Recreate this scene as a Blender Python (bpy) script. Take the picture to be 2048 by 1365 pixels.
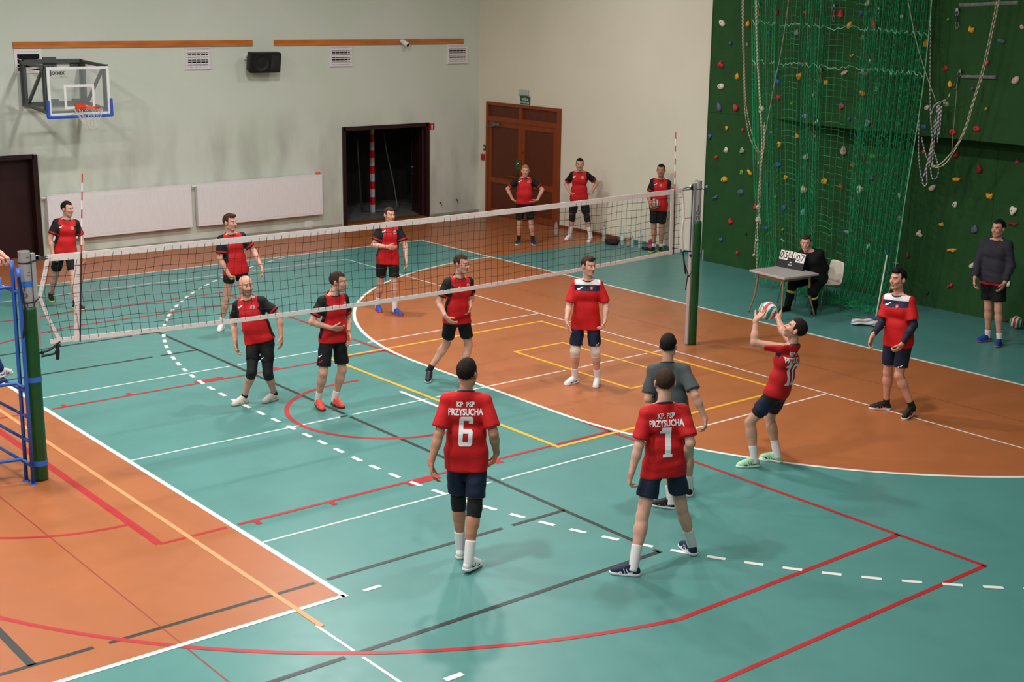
import bpy, bmesh, math, random
import numpy as np
from mathutils import Vector, Matrix
from mathutils.bvhtree import BVHTree

for _o in list(bpy.data.objects):
    bpy.data.objects.remove(_o)
SC = bpy.context.scene
COL = SC.collection

# ------------------------------------------------------------------ camera
IW, IH = 2048.0, 1365.0
FPX = 2715.48
CAM = np.array([-9.9567, -13.9123, 5.0639])
YAW, PIT, ROL = 0.6868, 0.2445, 0.0137
_f = np.array([math.sin(YAW) * math.cos(PIT), math.cos(YAW) * math.cos(PIT), -math.sin(PIT)])
_r = np.cross(_f, [0, 0, 1.0]); _r /= np.linalg.norm(_r)
_u = np.cross(_r, _f)
CR = math.cos(ROL) * _r + math.sin(ROL) * _u
CU = -math.sin(ROL) * _r + math.cos(ROL) * _u
CF = _f
cd = bpy.data.cameras.new('camera'); cam = bpy.data.objects.new('camera', cd); COL.objects.link(cam)
cd.sensor_fit = 'HORIZONTAL'; cd.sensor_width = 36.0; cd.lens = FPX / IW * 36.0
cd.clip_start = 0.1; cd.clip_end = 200
cam.matrix_world = Matrix(((CR[0], CU[0], -CF[0], CAM[0]), (CR[1], CU[1], -CF[1], CAM[1]),
                           (CR[2], CU[2], -CF[2], CAM[2]), (0, 0, 0, 1)))
SC.camera = cam

# ------------------------------------------------------------------ world, lamps, exposure
wd = bpy.data.worlds.new('world'); SC.world = wd; wd.use_nodes = True
wd.node_tree.nodes['Background'].inputs[0].default_value = (0.9, 0.95, 1.0, 1)
wd.node_tree.nodes['Background'].inputs[1].default_value = 0.02
SC.view_settings.view_transform = 'Standard'
SC.view_settings.look = 'None'
SC.view_settings.gamma = 1.0
SC.view_settings.use_curve_mapping = False
SC.view_settings.exposure = 0.0
CEIL = 8.2
LAMPS = [(-11.5, -4.3, 1.0), (-11.5, 1.0, .9), (-11.5, 5.6, .25),
         (-5.2, -9.0, .8), (-5.2, -4.3, 1.1), (-5.2, 1.0, 1.1), (-5.2, 5.6, .9),
         (1.6, -4.3, .85), (1.6, 1.0, 1.05), (1.6, 5.6, 1.15), (7.0, 6.5, .35)]
for i, (lx, ly, le) in enumerate(LAMPS):
    ld = bpy.data.lights.new('hall_lamp', 'AREA'); ld.shape = 'RECTANGLE'; ld.size = 0.42; ld.size_y = 0.42
    ld.energy = 300 * le; ld.color = (1.0, 0.98, 0.955)
    lo = bpy.data.objects.new('hall_lamp', ld); COL.objects.link(lo); lo.location = (lx, ly, 7.6)

# ------------------------------------------------------------------ pixel helpers
def ray(px):
    d = CR * ((px[0] - IW / 2) / FPX) - CU * ((px[1] - IH / 2) / FPX) + CF
    return d
def at(px, axis=2, val=0.0):
    d = ray(px); t = (val - CAM[axis]) / d[axis]
    return CAM + d * t
def nrm(v):
    v = np.asarray(v, float); return v / (np.linalg.norm(v) + 1e-12)
def dist_m_per_px(p):
    return float(np.dot(np.asarray(p) - CAM, CF)) / FPX

# ------------------------------------------------------------------ materials
def lin(c):
    c = c / 255.0
    return c / 12.92 if c <= 0.04045 else ((c + 0.055) / 1.055) ** 2.4
def rgb(r, g, b): return (lin(r), lin(g), lin(b), 1.0)
MATS = {}
def M(name, col, rough=0.6, metal=0.0, noise=0.0, nscale=12.0, bump=0.0, bscale=150.0, spec=0.5,
      emit=None, trans=0.0, alpha=1.0, stretch=None, ior=1.45, sheen=0.0):
    if name in MATS: return MATS[name]
    m = bpy.data.materials.new(name); m.use_nodes = True
    nt = m.node_tree; b = nt.nodes['Principled BSDF']
    b.inputs['Base Color'].default_value = col
    b.inputs['Roughness'].default_value = rough
    b.inputs['Metallic'].default_value = metal
    b.inputs['Specular IOR Level'].default_value = spec
    b.inputs['IOR'].default_value = ior
    b.inputs['Transmission Weight'].default_value = trans
    b.inputs['Alpha'].default_value = alpha
    b.inputs['Sheen Weight'].default_value = sheen
    if emit:
        b.inputs['Emission Color'].default_value = emit[0]; b.inputs['Emission Strength'].default_value = emit[1]
    if noise or bump:
        tc = nt.nodes.new('ShaderNodeTexCoord'); mp = nt.nodes.new('ShaderNodeMapping')
        nt.links.new(tc.outputs['Object'], mp.inputs['Vector'])
        if stretch: mp.inputs['Scale'].default_value = stretch
    if noise:
        n = nt.nodes.new('ShaderNodeTexNoise'); n.inputs['Scale'].default_value = nscale; n.inputs['Detail'].default_value = 5
        nt.links.new(mp.outputs[0], n.inputs['Vector'])
        cr = nt.nodes.new('ShaderNodeMapRange'); cr.inputs['From Min'].default_value = 0.3; cr.inputs['From Max'].default_value = 0.7
        cr.inputs['To Min'].default_value = 1 - noise; cr.inputs['To Max'].default_value = 1 + noise
        nt.links.new(n.outputs['Fac'], cr.inputs['Value'])
        mx = nt.nodes.new('ShaderNodeVectorMath'); mx.operation = 'SCALE'; mx.inputs[0].default_value = col[:3]
        nt.links.new(cr.outputs[0], mx.inputs['Scale']); nt.links.new(mx.outputs[0], b.inputs['Base Color'])
    if bump:
        n2 = nt.nodes.new('ShaderNodeTexNoise'); n2.inputs['Scale'].default_value = bscale; n2.inputs['Detail'].default_value = 4
        nt.links.new(mp.outputs[0], n2.inputs['Vector'])
        bp = nt.nodes.new('ShaderNodeBump'); bp.inputs['Strength'].default_value = bump; bp.inputs['Distance'].default_value = 0.01
        nt.links.new(n2.outputs['Fac'], bp.inputs['Height']); nt.links.new(bp.outputs[0], b.inputs['Normal'])
    MATS[name] = m
    return m
def layer_mat(name, base, layers, rough=0.75, bump=0.15, bscale=30.0, noise=0.04, sheen=0.0):
    """cloth whose printed panels follow float attributes stored on the mesh (positive = panel)"""
    if name in MATS: return MATS[name]
    m = bpy.data.materials.new(name); m.use_nodes = True; nt = m.node_tree; b = nt.nodes['Principled BSDF']
    b.inputs['Roughness'].default_value = rough; b.inputs['Specular IOR Level'].default_value = 0.3
    b.inputs['Sheen Weight'].default_value = sheen
    cur = nt.nodes.new('ShaderNodeRGB'); cur.outputs[0].default_value = base; out = cur.outputs[0]
    for att, col in layers:
        a = nt.nodes.new('ShaderNodeAttribute'); a.attribute_name = att
        mr = nt.nodes.new('ShaderNodeMapRange'); mr.inputs['From Min'].default_value = -0.0015; mr.inputs['From Max'].default_value = 0.0015
        nt.links.new(a.outputs['Fac'], mr.inputs['Value'])
        mx = nt.nodes.new('ShaderNodeMix'); mx.data_type = 'RGBA'; mx.inputs['B'].default_value = col
        nt.links.new(mr.outputs[0], mx.inputs['Factor']); nt.links.new(out, mx.inputs['A']); out = mx.outputs['Result']
    nt.links.new(out, b.inputs['Base Color'])
    tc = nt.nodes.new('ShaderNodeTexCoord'); n2 = nt.nodes.new('ShaderNodeTexNoise')
    n2.inputs['Scale'].default_value = bscale; n2.inputs['Detail'].default_value = 3; n2.inputs['Distortion'].default_value = 0.6
    nt.links.new(tc.outputs['Object'], n2.inputs['Vector'])
    bp = nt.nodes.new('ShaderNodeBump'); bp.inputs['Strength'].default_value = bump; bp.inputs['Distance'].default_value = 0.02
    nt.links.new(n2.outputs['Fac'], bp.inputs['Height']); nt.links.new(bp.outputs[0], b.inputs['Normal'])
    MATS[name] = m
    return m
def attr_mat(name, rough=0.5, spec=0.35, sss=0.0):
    if name in MATS: return MATS[name]
    m = bpy.data.materials.new(name); m.use_nodes = True; nt = m.node_tree; b = nt.nodes['Principled BSDF']
    a = nt.nodes.new('ShaderNodeAttribute'); a.attribute_name = 'tint'
    n = nt.nodes.new('ShaderNodeTexNoise'); n.inputs['Scale'].default_value = 14; n.inputs['Detail'].default_value = 3
    tc = nt.nodes.new('ShaderNodeTexCoord'); nt.links.new(tc.outputs['Object'], n.inputs['Vector'])
    cr = nt.nodes.new('ShaderNodeMapRange'); cr.inputs['From Min'].default_value = .3; cr.inputs['From Max'].default_value = .7
    cr.inputs['To Min'].default_value = 0.92; cr.inputs['To Max'].default_value = 1.08
    nt.links.new(n.outputs['Fac'], cr.inputs['Value'])
    mx = nt.nodes.new('ShaderNodeVectorMath'); mx.operation = 'SCALE'
    nt.links.new(a.outputs['Color'], mx.inputs[0]); nt.links.new(cr.outputs[0], mx.inputs['Scale'])
    nt.links.new(mx.outputs[0], b.inputs['Base Color'])
    b.inputs['Roughness'].default_value = rough; b.inputs['Specular IOR Level'].default_value = spec
    MATS[name] = m
    return m

# ------------------------------------------------------------------ mesh builder
ORG = {}
def link_mesh(name, V, F, mat, parent=None, smooth=False, origin=None, attrs=None, colors=None):
    V = np.asarray(V, float).reshape(-1, 3)
    if parent is not None: org = ORG[parent]
    else: org = np.asarray(origin if origin is not None else (0, 0, 0), float)
    me = bpy.data.meshes.new(name)
    if isinstance(F, np.ndarray):
        n = F.shape[1]
        me.vertices.add(len(V)); me.vertices.foreach_set('co', (V - org).astype(np.float32).ravel())
        me.loops.add(F.size); me.loops.foreach_set('vertex_index', F.astype(np.int32).ravel())
        me.polygons.add(len(F)); me.polygons.foreach_set('loop_start', np.arange(0, F.size, n, dtype=np.int32))
        me.update(calc_edges=True)
    else:
        me.from_pydata((V - org).tolist(), [], F); me.update()
    if smooth: me.polygons.foreach_set('use_smooth', np.ones(len(me.polygons), bool))
    if attrs:
        for k, a in attrs.items():
            at_ = me.attributes.new(k, 'FLOAT', 'POINT'); at_.data.foreach_set('value', np.asarray(a, np.float32))
    if colors is not None:
        ca = me.attributes.new('tint', 'FLOAT_COLOR', 'POINT')
        c4 = np.ones((len(V), 4), np.float32); c4[:, :3] = colors; ca.data.foreach_set('color', c4.ravel())
    if mat is not None: me.materials.append(mat)
    o = bpy.data.objects.new(name, me); COL.objects.link(o)
    if parent is not None: o.parent = parent
    else: o.location = org
    ORG[o] = org
    return o
def empty(name, loc):
    o = bpy.data.objects.new(name, None); COL.objects.link(o); o.location = loc; o.empty_display_size = 0.2
    ORG[o] = np.asarray(loc, float)
    return o
def tag(o, label=None, cat=None, group=None, kind=None):
    if label: o['label'] = label
    if cat: o['category'] = cat
    if group: o['group'] = group
    if kind: o['kind'] = kind
    return o
def frame_of(d, up=(0, 0, 1)):
    d = nrm(d); up = np.asarray(up, float)
    if abs(np.dot(d, up)) > 0.98: up = np.array([1.0, 0, 0])
    a = nrm(np.cross(up, d)); b = np.cross(d, a)
    return a, b, d
class MB:
    def __init__(s): s.v = []; s.f = []
    def add(s, V, F):
        n = len(s.v); s.v.extend([tuple(map(float, p)) for p in V]); s.f.extend([tuple(i + n for i in q) for q in F]); return s
    def box(s, a, b):
        a = np.minimum(a, b) if False else np.asarray(a, float); b = np.asarray(b, float)
        lo = np.minimum(a, b); hi = np.maximum(a, b)
        return s.obox((lo + hi) / 2, np.eye(3), (hi - lo) / 2)
    def obox(s, c, ax, h, bev=0.0):
        c = np.asarray(c, float); ax = np.asarray(ax, float)
        V = []
        for k in (-1, 1):
            for i, j in ((-1, -1), (1, -1), (1, 1), (-1, 1)):
                V.append(c + ax[0] * h[0] * i + ax[1] * h[1] * j + ax[2] * h[2] * k)
        F = [(3, 2, 1, 0), (4, 5, 6, 7), (0, 1, 5, 4), (1, 2, 6, 5), (2, 3, 7, 6), (3, 0, 4, 7)]
        return s.add(V, F)
    def tube(s, P, r, n=8, cap=True, closed=False, up=(0, 0, 1)):
        P = [np.asarray(p, float) for p in P]; m = len(P)
        rr = r if hasattr(r, '__len__') else [r] * m
        V = []; prev = None
        for i in range(m):
            if closed: d = P[(i + 1) % m] - P[i - 1]
            else: d = P[min(i + 1, m - 1)] - P[max(i - 1, 0)]
            if prev is None: a, b, _ = frame_of(d, up)
            else:
                d = nrm(d); a = nrm(prev - d * np.dot(prev, d)); b = np.cross(d, a)
            prev = a
            for k in range(n):
                t = 2 * math.pi * k / n
                V.append(P[i] + (a * math.cos(t) + b * math.sin(t)) * rr[i])
        F = []
        for i in range(m if closed else m - 1):
            j = (i + 1) % m
            for k in range(n):
                l = (k + 1) % n
                F.append((i * n + k, i * n + l, j * n + l, j * n + k))
        if cap and not closed:
            F.append(tuple(range(n - 1, -1, -1))); F.append(tuple((m - 1) * n + k for k in range(n)))
        return s.add(V, F)
    def cyl(s, a, b, r, r2=None, n=16): return s.tube([a, b], [r, r if r2 is None else r2], n)
    def lathe(s, prof, c=(0, 0, 0), n=20, ax=None):
        ax = np.eye(3) if ax is None else np.asarray(ax, float); c = np.asarray(c, float)
        V = []; m = len(prof)
        for r, z in prof:
            for k in range(n):
                t = 2 * math.pi * k / n
                V.append(c + ax[0] * r * math.cos(t) + ax[1] * r * math.sin(t) + ax[2] * z)
        F = [(i * n + k, i * n + (k + 1) % n, (i + 1) * n + (k + 1) % n, (i + 1) * n + k) for i in range(m - 1) for k in range(n)]
        F.append(tuple(range(n - 1, -1, -1))); F.append(tuple((m - 1) * n + k for k in range(n)))
        return s.add(V, F)
    def prism(s, poly, c, ax, t0, t1):
        """2d polygon in plane ax[0],ax[1], extruded along ax[2] from t0 to t1"""
        c = np.asarray(c, float); ax = np.asarray(ax, float); n = len(poly)
        V = [c + ax[0] * x + ax[1] * y + ax[2] * t for t in (t0, t1) for x, y in poly]
        F = [tuple(range(n - 1, -1, -1)), tuple(range(n, 2 * n))] + [(i, (i + 1) % n, n + (i + 1) % n, n + i) for i in range(n)]
        return s.add(V, F)
    def build(s, name, mat, parent=None, smooth=False, origin=None):
        return link_mesh(name, s.v, s.f, mat, parent, smooth, origin)
def bevel(o, w, seg=2):
    m = o.modifiers.new('bevel', 'BEVEL'); m.width = w; m.segments = seg; m.limit_method = 'ANGLE'; return o
def copy_tree(o, parent=None):
    c = o.copy(); COL.objects.link(c)
    if parent is not None: c.parent = parent
    for ch in list(o.children): copy_tree(ch, c)
    return c
XA, YA, ZA = np.array([1., 0, 0]), np.array([0, 1., 0]), np.array([0, 0, 1.])
random.seed(7); RNG = np.random.default_rng(7)
TEXT_CACHE = {}
def text_mesh(body, bold=0.0, xs=1.0, extr=0.0, spacing=1.0):
    """flat letters, height about 1, centred; returns verts (n,2), faces"""
    key = (body, bold, xs, spacing)
    if key in TEXT_CACHE: return TEXT_CACHE[key]
    cu = bpy.data.curves.new('t', 'FONT'); cu.body = body; cu.size = 1.0; cu.offset = bold; cu.align_x = 'CENTER'
    cu.space_character = spacing; cu.resolution_u = 3
    o = bpy.data.objects.new('t', cu); COL.objects.link(o)
    bpy.context.view_layer.update()
    me = bpy.data.meshes.new_from_object(o.evaluated_get(bpy.context.evaluated_depsgraph_get()))
    bm = bmesh.new(); bm.from_mesh(me); bmesh.ops.remove_doubles(bm, verts=bm.verts, dist=1e-4)
    bmesh.ops.triangulate(bm, faces=bm.faces)
    V = np.array([v.co[:2] for v in bm.verts]); F = [tuple(v.index for v in f.verts) for f in bm.faces]
    bm.free(); bpy.data.objects.remove(o); bpy.data.curves.remove(cu); bpy.data.meshes.remove(me)
    V[:, 0] *= xs; V -= (V.max(0) + V.min(0)) / 2; V /= (V[:, 1].max() - V[:, 1].min())
    TEXT_CACHE[key] = (V, F)
    return V, F
def flat_text(name, body, c, right, up, height, mat, parent, bold=0.0, xs=1.0, off=0.0, spacing=1.0):
    V, F = text_mesh(body, bold, xs, spacing=spacing); c = np.asarray(c, float)
    n = np.cross(right, up)
    P = [c + np.asarray(right) * x * height + np.asarray(up) * y * height + n * off for x, y in V]
    return link_mesh(name, P, F, mat, parent)
# ================================================================== SETTING
YW, XW = 12.65, 10.68
def floor_mat(name, col, rough):
    m = M(name, col, rough=rough, noise=0.05, nscale=1.3, spec=0.45)
    nt = m.node_tree; b = nt.nodes['Principled BSDF']
    tc = nt.nodes.new('ShaderNodeTexCoord'); n = nt.nodes.new('ShaderNodeTexNoise'); n.inputs['Scale'].default_value = 5; n.inputs['Detail'].default_value = 6
    nt.links.new(tc.outputs['Object'], n.inputs['Vector'])
    mr = nt.nodes.new('ShaderNodeMapRange'); mr.inputs['To Min'].default_value = rough - .07; mr.inputs['To Max'].default_value = rough + .09
    nt.links.new(n.outputs['Fac'], mr.inputs['Value']); nt.links.new(mr.outputs[0], b.inputs['Roughness'])
    return m
TEAL = floor_mat('teal_floor', rgb(78, 132, 127), 0.34)
ORANGE = floor_mat('orange_floor', rgb(165, 97, 57), 0.34)
WHITE_L = M('white_line', rgb(226, 224, 220), 0.4)
RED_L = M('red_line', rgb(170, 34, 40), 0.4)
YEL_L = M('yellow_line', rgb(232, 172, 48), 0.4)
BLK_L = M('black_line', rgb(42, 44, 44), 0.4)
TAPE_L = M('orange_tape', rgb(255, 145, 95), 0.45)
DRED_L = M('dark_red_line', rgb(140, 52, 32), 0.45)

X0, Y0 = -24.0, -17.0
floor = tag(MB().add([(X0, Y0, 0), (XW + .2, Y0, 0), (XW + .2, YW + .2, 0), (X0, YW + .2, 0)], [(0, 1, 2, 3)]).build('floor', TEAL), kind='structure')
_z = [0.0012]
def flat(name, poly, mat, z):
    return link_mesh(name, [(x, y, z) for x, y in poly], [tuple(range(len(poly)))], mat, floor)
def arc(cx, cy, r, a0, a1, n):
    return [(cx + r * math.cos(a0 + (a1 - a0) * i / n), cy + r * math.sin(a0 + (a1 - a0) * i / n)) for i in range(n + 1)]
def path_line(name, pts, w, mat, z):
    """strip of width w along a 2d polyline"""
    P = [np.array(p, float) for p in pts]; V = []; n = len(P)
    for i in range(n):
        if i == 0: d = P[1] - P[0]
        elif i == n - 1: d = P[-1] - P[-2]
        else: d = nrm(P[i + 1] - P[i]) + nrm(P[i] - P[i - 1])
        d = d / np.linalg.norm(d); nn = np.array([-d[1], d[0]])
        k = w / 2
        if 0 < i < n - 1:
            e = P[i] - P[i - 1]; e = e / np.linalg.norm(e); k = w / 2 / max(0.3, abs(np.dot(nn, [-e[1], e[0]])))
        V += [(P[i] + nn * k), (P[i] - nn * k)]
    F = [(2 * i, 2 * i + 1, 2 * i + 3, 2 * i + 2) for i in range(n - 1)]
    return link_mesh(name, [(v[0], v[1], z) for v in V], F, mat, floor)
def seg(a, b, w, mat, z, gaps=()):
    """axis-aligned line with small unpainted gaps at the given coordinates"""
    a = np.array(a, float); b = np.array(b, float); L = np.linalg.norm(b - a); d = (b - a) / L; ax = 0 if abs(d[0]) > .5 else 1
    cuts = sorted([(g - a[ax]) * np.sign(d[ax]) for g in gaps]); t = 0.0
    for c in cuts:
        if 0 < c < L:
            path_line('court_line', [a + d * t, a + d * (c - .065)], w, mat, z); t = c + .065
    path_line('court_line', [a + d * t, b], w, mat, z)
GX = 7.05
PI = math.pi
# coloured zones
flat('orange_zone', [(X0, 10.0), (XW + .2, 10.0), (XW + .2, YW + .2), (X0, YW + .2)], ORANGE, .0012)
flat('orange_zone', [(GX, 7.56), (XW + .2, 7.56), (XW + .2, 10.0), (GX, 10.0)], ORANGE, .0012)
d_out = arc(GX, 1.5, 6.05, PI / 2, PI, 40) + arc(GX, -1.5, 6.05, PI, 1.5 * PI, 40)
flat('orange_zone', d_out, ORANGE, .0014)
flat('orange_zone', [(X0 + 2, -4.5), (-4.1, -4.5), (-4.1, 4.5), (X0 + 2, 4.5)], ORANGE, .0014)
# lines, lowest paint first
seg((4.5, -9), (4.5, 9.03), .028, WHITE_L, .0020)
seg((-4.5, 9.03), (4.5, 9.03), .028, WHITE_L, .0020)
seg((-4.08, 3), (4.5, 3), .028, WHITE_L, .0020, gaps=(-1.2, 1.0))
seg((-4.08, -3), (4.5, -3), .028, WHITE_L, .0020, gaps=(-1.2, 1.0))
seg((-4.08, 0), (4.5, 0), .028, WHITE_L, .0020, gaps=(-1.2, 0.1, 2.5, 3.48, 4.13))
seg((-4.6, -9), (-4.6, -4.86), .028, WHITE_L, .0020, gaps=(-5.5,))
seg((-5.63, -9), (-5.63, 4), .014, DRED_L, .0019)
seg((5.48, -6.6), (5.48, 6.6), .012, DRED_L, .0019)
# tennis (black)
seg((-1.2, -5.51), (-1.2, 5.51), .05, BLK_L, .0023, gaps=(-5.35, .0))
seg((-9, -4.115), (-1.2, -4.115), .05, BLK_L, .0023, gaps=(-6.15, -4.1, -1.95))
seg((-9, 4.115), (-1.2, 4.115), .05, BLK_L, .0023, gaps=(-4.1, -1.85))
seg((-9, -5.485), (-1.2, -5.485), .055, BLK_L, .0023, gaps=(-4.65,))
seg((-9, 5.485), (-1.2, 5.485), .05, BLK_L, .0023, gaps=(-1.55,))
seg((-6.71, -4.115), (-6.71, 4.115), .07, BLK_L, .0023)
seg((-1.31, 0), (-1.2, 0), .05, BLK_L, .0024)
# basketball (red)
seg((1.0, -7.6), (1.0, 7.6), .05, RED_L, .0026)
for s in (-1, 1):
    seg((X0 + 4, 7.58 * s), (1.0, 7.58 * s), .05, RED_L, .0026)
    seg((-4.87, 2.45 * s), (1.0, 2.45 * s), .05, RED_L, .0026, gaps=(-4.1,))
    for x, w in ((-.80, .10), (-1.83, .42), (-2.98, .06), (-3.86, .06)):
        flat('court_line', [(x - w / 2, 2.46 * s), (x + w / 2, 2.46 * s), (x + w / 2, 2.57 * s), (x - w / 2, 2.57 * s)], RED_L, .0027)
a3 = math.acos(-1.5 / 6.8)
tp = [(1.0, 6.62)] + [(-.575 + 6.8 * math.cos(t), 6.8 * math.sin(t)) for t in np.linspace(1.797, 2 * PI - 1.797, 60)] + [(1.0, -6.62)]
path_line('court_line', tp, .055, RED_L, .0026)
seg((-4.87, -2.45), (-4.87, 2.45), .085, RED_L, .0027)
path_line('court_line', arc(-4.87, 0, 1.8, PI / 2, 1.5 * PI, 40), .05, RED_L, .0026)
path_line('court_line', [(-.2, 1.3)] + arc(-.575, 0, 1.3, PI / 2, 1.5 * PI, 40) + [(-.2, -1.3)], .06, RED_L, .0026)
# floorball (yellow)
path_line('court_line', [(.1, 0), (.1, 2.53), (4.14, 2.53), (4.14, -2.53), (.1, -2.53), (.1, 0)], .055, YEL_L, .0028)
path_line('court_line', [(2.53, 0), (2.53, 1.24), (3.48, 1.24), (3.48, -1.24), (2.53, -1.24), (2.53, 0)], .05, YEL_L, .0028)
# handball and main volleyball court (white)
seg((X0, 10.0), (GX + .03, 10.0), .055, WHITE_L, .0031)
seg((GX, -11), (GX, 10.0), .06, WHITE_L, .0031)
path_line('court_line', arc(GX, 1.5, 6.05, PI / 2, PI, 50) + arc(GX, -1.5, 6.05, PI, 1.5 * PI, 50), .055, WHITE_L, .0032)
seg((-.06, -.5), (-.06, .5), .055, WHITE_L, .0031)
seg((-4.1, -4.53), (-4.1, 4.53), .055, WHITE_L, .0033)
seg((X0 + 2, -4.5), (-4.1, -4.5), .055, WHITE_L, .0033)
seg((X0 + 2, 4.5), (-4.1, 4.5), .055, WHITE_L, .0033)
seg((-4.57, -4.9), (-4.57, 6.0), .05, TAPE_L, .0036)
seg((-3.91, -4.52), (-3.73, -4.52), .05, WHITE_L, .0031)
seg((-4.31, -6.27), (-4.14, -6.27), .06, WHITE_L, .0031)
# dashed nine metre line
dl = arc(GX, 1.5, 9.07, PI / 2, PI, 400) + [(GX - 9.07, 1.5 - 3.0 * i / 80) for i in range(1, 80)] + arc(GX, -1.5, 9.07, PI, 1.5 * PI, 400)
acc = 0.0; cur = [dl[0]]; on = True
for p, q_ in zip(dl[:-1], dl[1:]):
    L = math.dist(p, q_); acc += L; cur.append(q_)
    if acc > (0.15 if on else 0.15):
        if on and cur[0][1] < 9.97: path_line('court_dash', [cur[0], cur[-1]], .055, WHITE_L, .0030)
        cur = [q_]; acc = 0.0; on = not on

# ------------------------------------------------------------------ walls
def wall_mat(name, top, low, dirt, zsplit):
    m = bpy.data.materials.new(name); m.use_nodes = True; nt = m.node_tree; b = nt.nodes['Principled BSDF']; b.inputs['Roughness'].default_value = .75
    b.inputs['Specular IOR Level'].default_value = .25
    geo = nt.nodes.new('ShaderNodeNewGeometry'); sp = nt.nodes.new('ShaderNodeSeparateXYZ'); nt.links.new(geo.outputs['Position'], sp.inputs[0])
    n1 = nt.nodes.new('ShaderNodeTexNoise'); n1.inputs['Scale'].default_value = .5; n1.inputs['Detail'].default_value = 5
    nt.links.new(geo.outputs['Position'], n1.inputs['Vector'])
    mx = nt.nodes.new('ShaderNodeMix'); mx.data_type = 'RGBA'; mx.inputs['A'].default_value = top; mx.inputs['B'].default_value = low
    mr = nt.nodes.new('ShaderNodeMapRange'); mr.inputs['From Min'].default_value = .35; mr.inputs['From Max'].default_value = .65
    nt.links.new(n1.outputs['Fac'], mr.inputs['Value']); nt.links.new(mr.outputs[0], mx.inputs['Factor'])
    # smeared scuffs that run down the plaster
    mp = nt.nodes.new('ShaderNodeMapping'); mp.inputs['Scale'].default_value = (1.3, 1.3, .42)
    nt.links.new(geo.outputs['Position'], mp.inputs['Vector'])
    n2 = nt.nodes.new('ShaderNodeTexNoise'); n2.inputs['Scale'].default_value = 1.3; n2.inputs['Detail'].default_value = 3
    nt.links.new(mp.outputs[0], n2.inputs['Vector'])
    r2 = nt.nodes.new('ShaderNodeMapRange'); r2.inputs['From Min'].default_value = .42; r2.inputs['From Max'].default_value = .78
    nt.links.new(n2.outputs['Fac'], r2.inputs['Value'])
    r3 = nt.nodes.new('ShaderNodeMapRange'); r3.interpolation_type = 'SMOOTHSTEP'; r3.inputs['From Min'].default_value = zsplit; r3.inputs['From Max'].default_value = zsplit - 1.1
    nt.links.new(sp.outputs['Z'], r3.inputs['Value'])
    mu = nt.nodes.new('ShaderNodeMath'); mu.operation = 'MULTIPLY'; nt.links.new(r2.outputs[0], mu.inputs[0]); nt.links.new(r3.outputs[0], mu.inputs[1])
    mu2 = nt.nodes.new('ShaderNodeMath'); mu2.operation = 'MULTIPLY'; mu2.inputs[1].default_value = .62; nt.links.new(mu.outputs[0], mu2.inputs[0])
    mx2 = nt.nodes.new('ShaderNodeMix'); mx2.data_type = 'RGBA'; mx2.inputs['B'].default_value = dirt
    nt.links.new(mu2.outputs[0], mx2.inputs['Factor']); nt.links.new(mx.outputs['Result'], mx2.inputs['A'])
    nt.links.new(mx2.outputs['Result'], b.inputs['Base Color'])
    n3 = nt.nodes.new('ShaderNodeTexNoise'); n3.inputs['Scale'].default_value = 60; nt.links.new(geo.outputs['Position'], n3.inputs['Vector'])
    bp = nt.nodes.new('ShaderNodeBump'); bp.inputs['Strength'].default_value = .08; bp.inputs['Distance'].default_value = .01
    nt.links.new(n3.outputs['Fac'], bp.inputs['Height']); nt.links.new(bp.outputs[0], b.inputs['Normal'])
    return m
WL = wall_mat('green_grey_plaster', rgb(212, 215, 205), rgb(205, 212, 198), rgb(132, 130, 120), 2.9)
WR = wall_mat('cream_plaster', rgb(226, 219, 200), rgb(220, 213, 195), rgb(176, 168, 152), 1.6)
WP = M('plain_plaster', rgb(185, 185, 172), .8)
T = .32
w = MB()
OX0, OX1, OZ = 6.78, 9.12, 2.21
DX0, DX1, DZ = -1.75, -.36, 2.0
w.box((X0, YW, 0), (DX0, YW + T, CEIL)); w.box((DX0, YW, DZ), (DX1, YW + T, CEIL)); w.box((DX1, YW, 0), (OX0, YW + T, CEIL))
w.box((OX0, YW, OZ), (OX1, YW + T, CEIL)); w.box((OX1, YW, 0), (XW + T, YW + T, CEIL))
tag(w.build('wall_left', WL), kind='structure')
tag(MB().box((XW, Y0, 0), (XW + T, YW, CEIL)).build('wall_right', WR), kind='structure')
tag(MB().box((X0 - T, Y0, 0), (X0, YW, CEIL)).build('wall_far', WP), kind='structure')
tag(MB().box((X0, Y0 - T, 0), (XW, Y0, CEIL)).build('wall_near', WP), kind='structure')
tag(MB().box((X0 - T, Y0 - T, CEIL), (XW + T, YW + T, CEIL + .2)).build('ceiling', M('ceiling_white', rgb(200, 202, 200), .85)), kind='structure')
# base boards: brown beside the orange floor, teal beside the teal floor
BB = M('brown_baseboard', rgb(122, 62, 30), .5); TB = M('teal_baseboard', rgb(70, 118, 110), .5)
b1 = MB(); b1.box((XW - .02, 7.56, 0), (XW, 9.57, .07)); tag(b1.build('baseboard_right', BB), kind='structure')
b2 = MB(); b2.box((XW - .02, 4.8, 0), (XW, 7.56, .07)); tag(b2.build('trim_1', TB), kind='structure')
b3 = MB(); b3.box((DX1 + .12, YW - .015, 0), (OX0 - .1, YW, .05)); b3.box((OX1 + .1, YW - .015, 0), (XW, YW, .05)); tag(b3.build('baseboard_left', M('grey_base', rgb(150, 150, 138), .7)), kind='structure')

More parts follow.
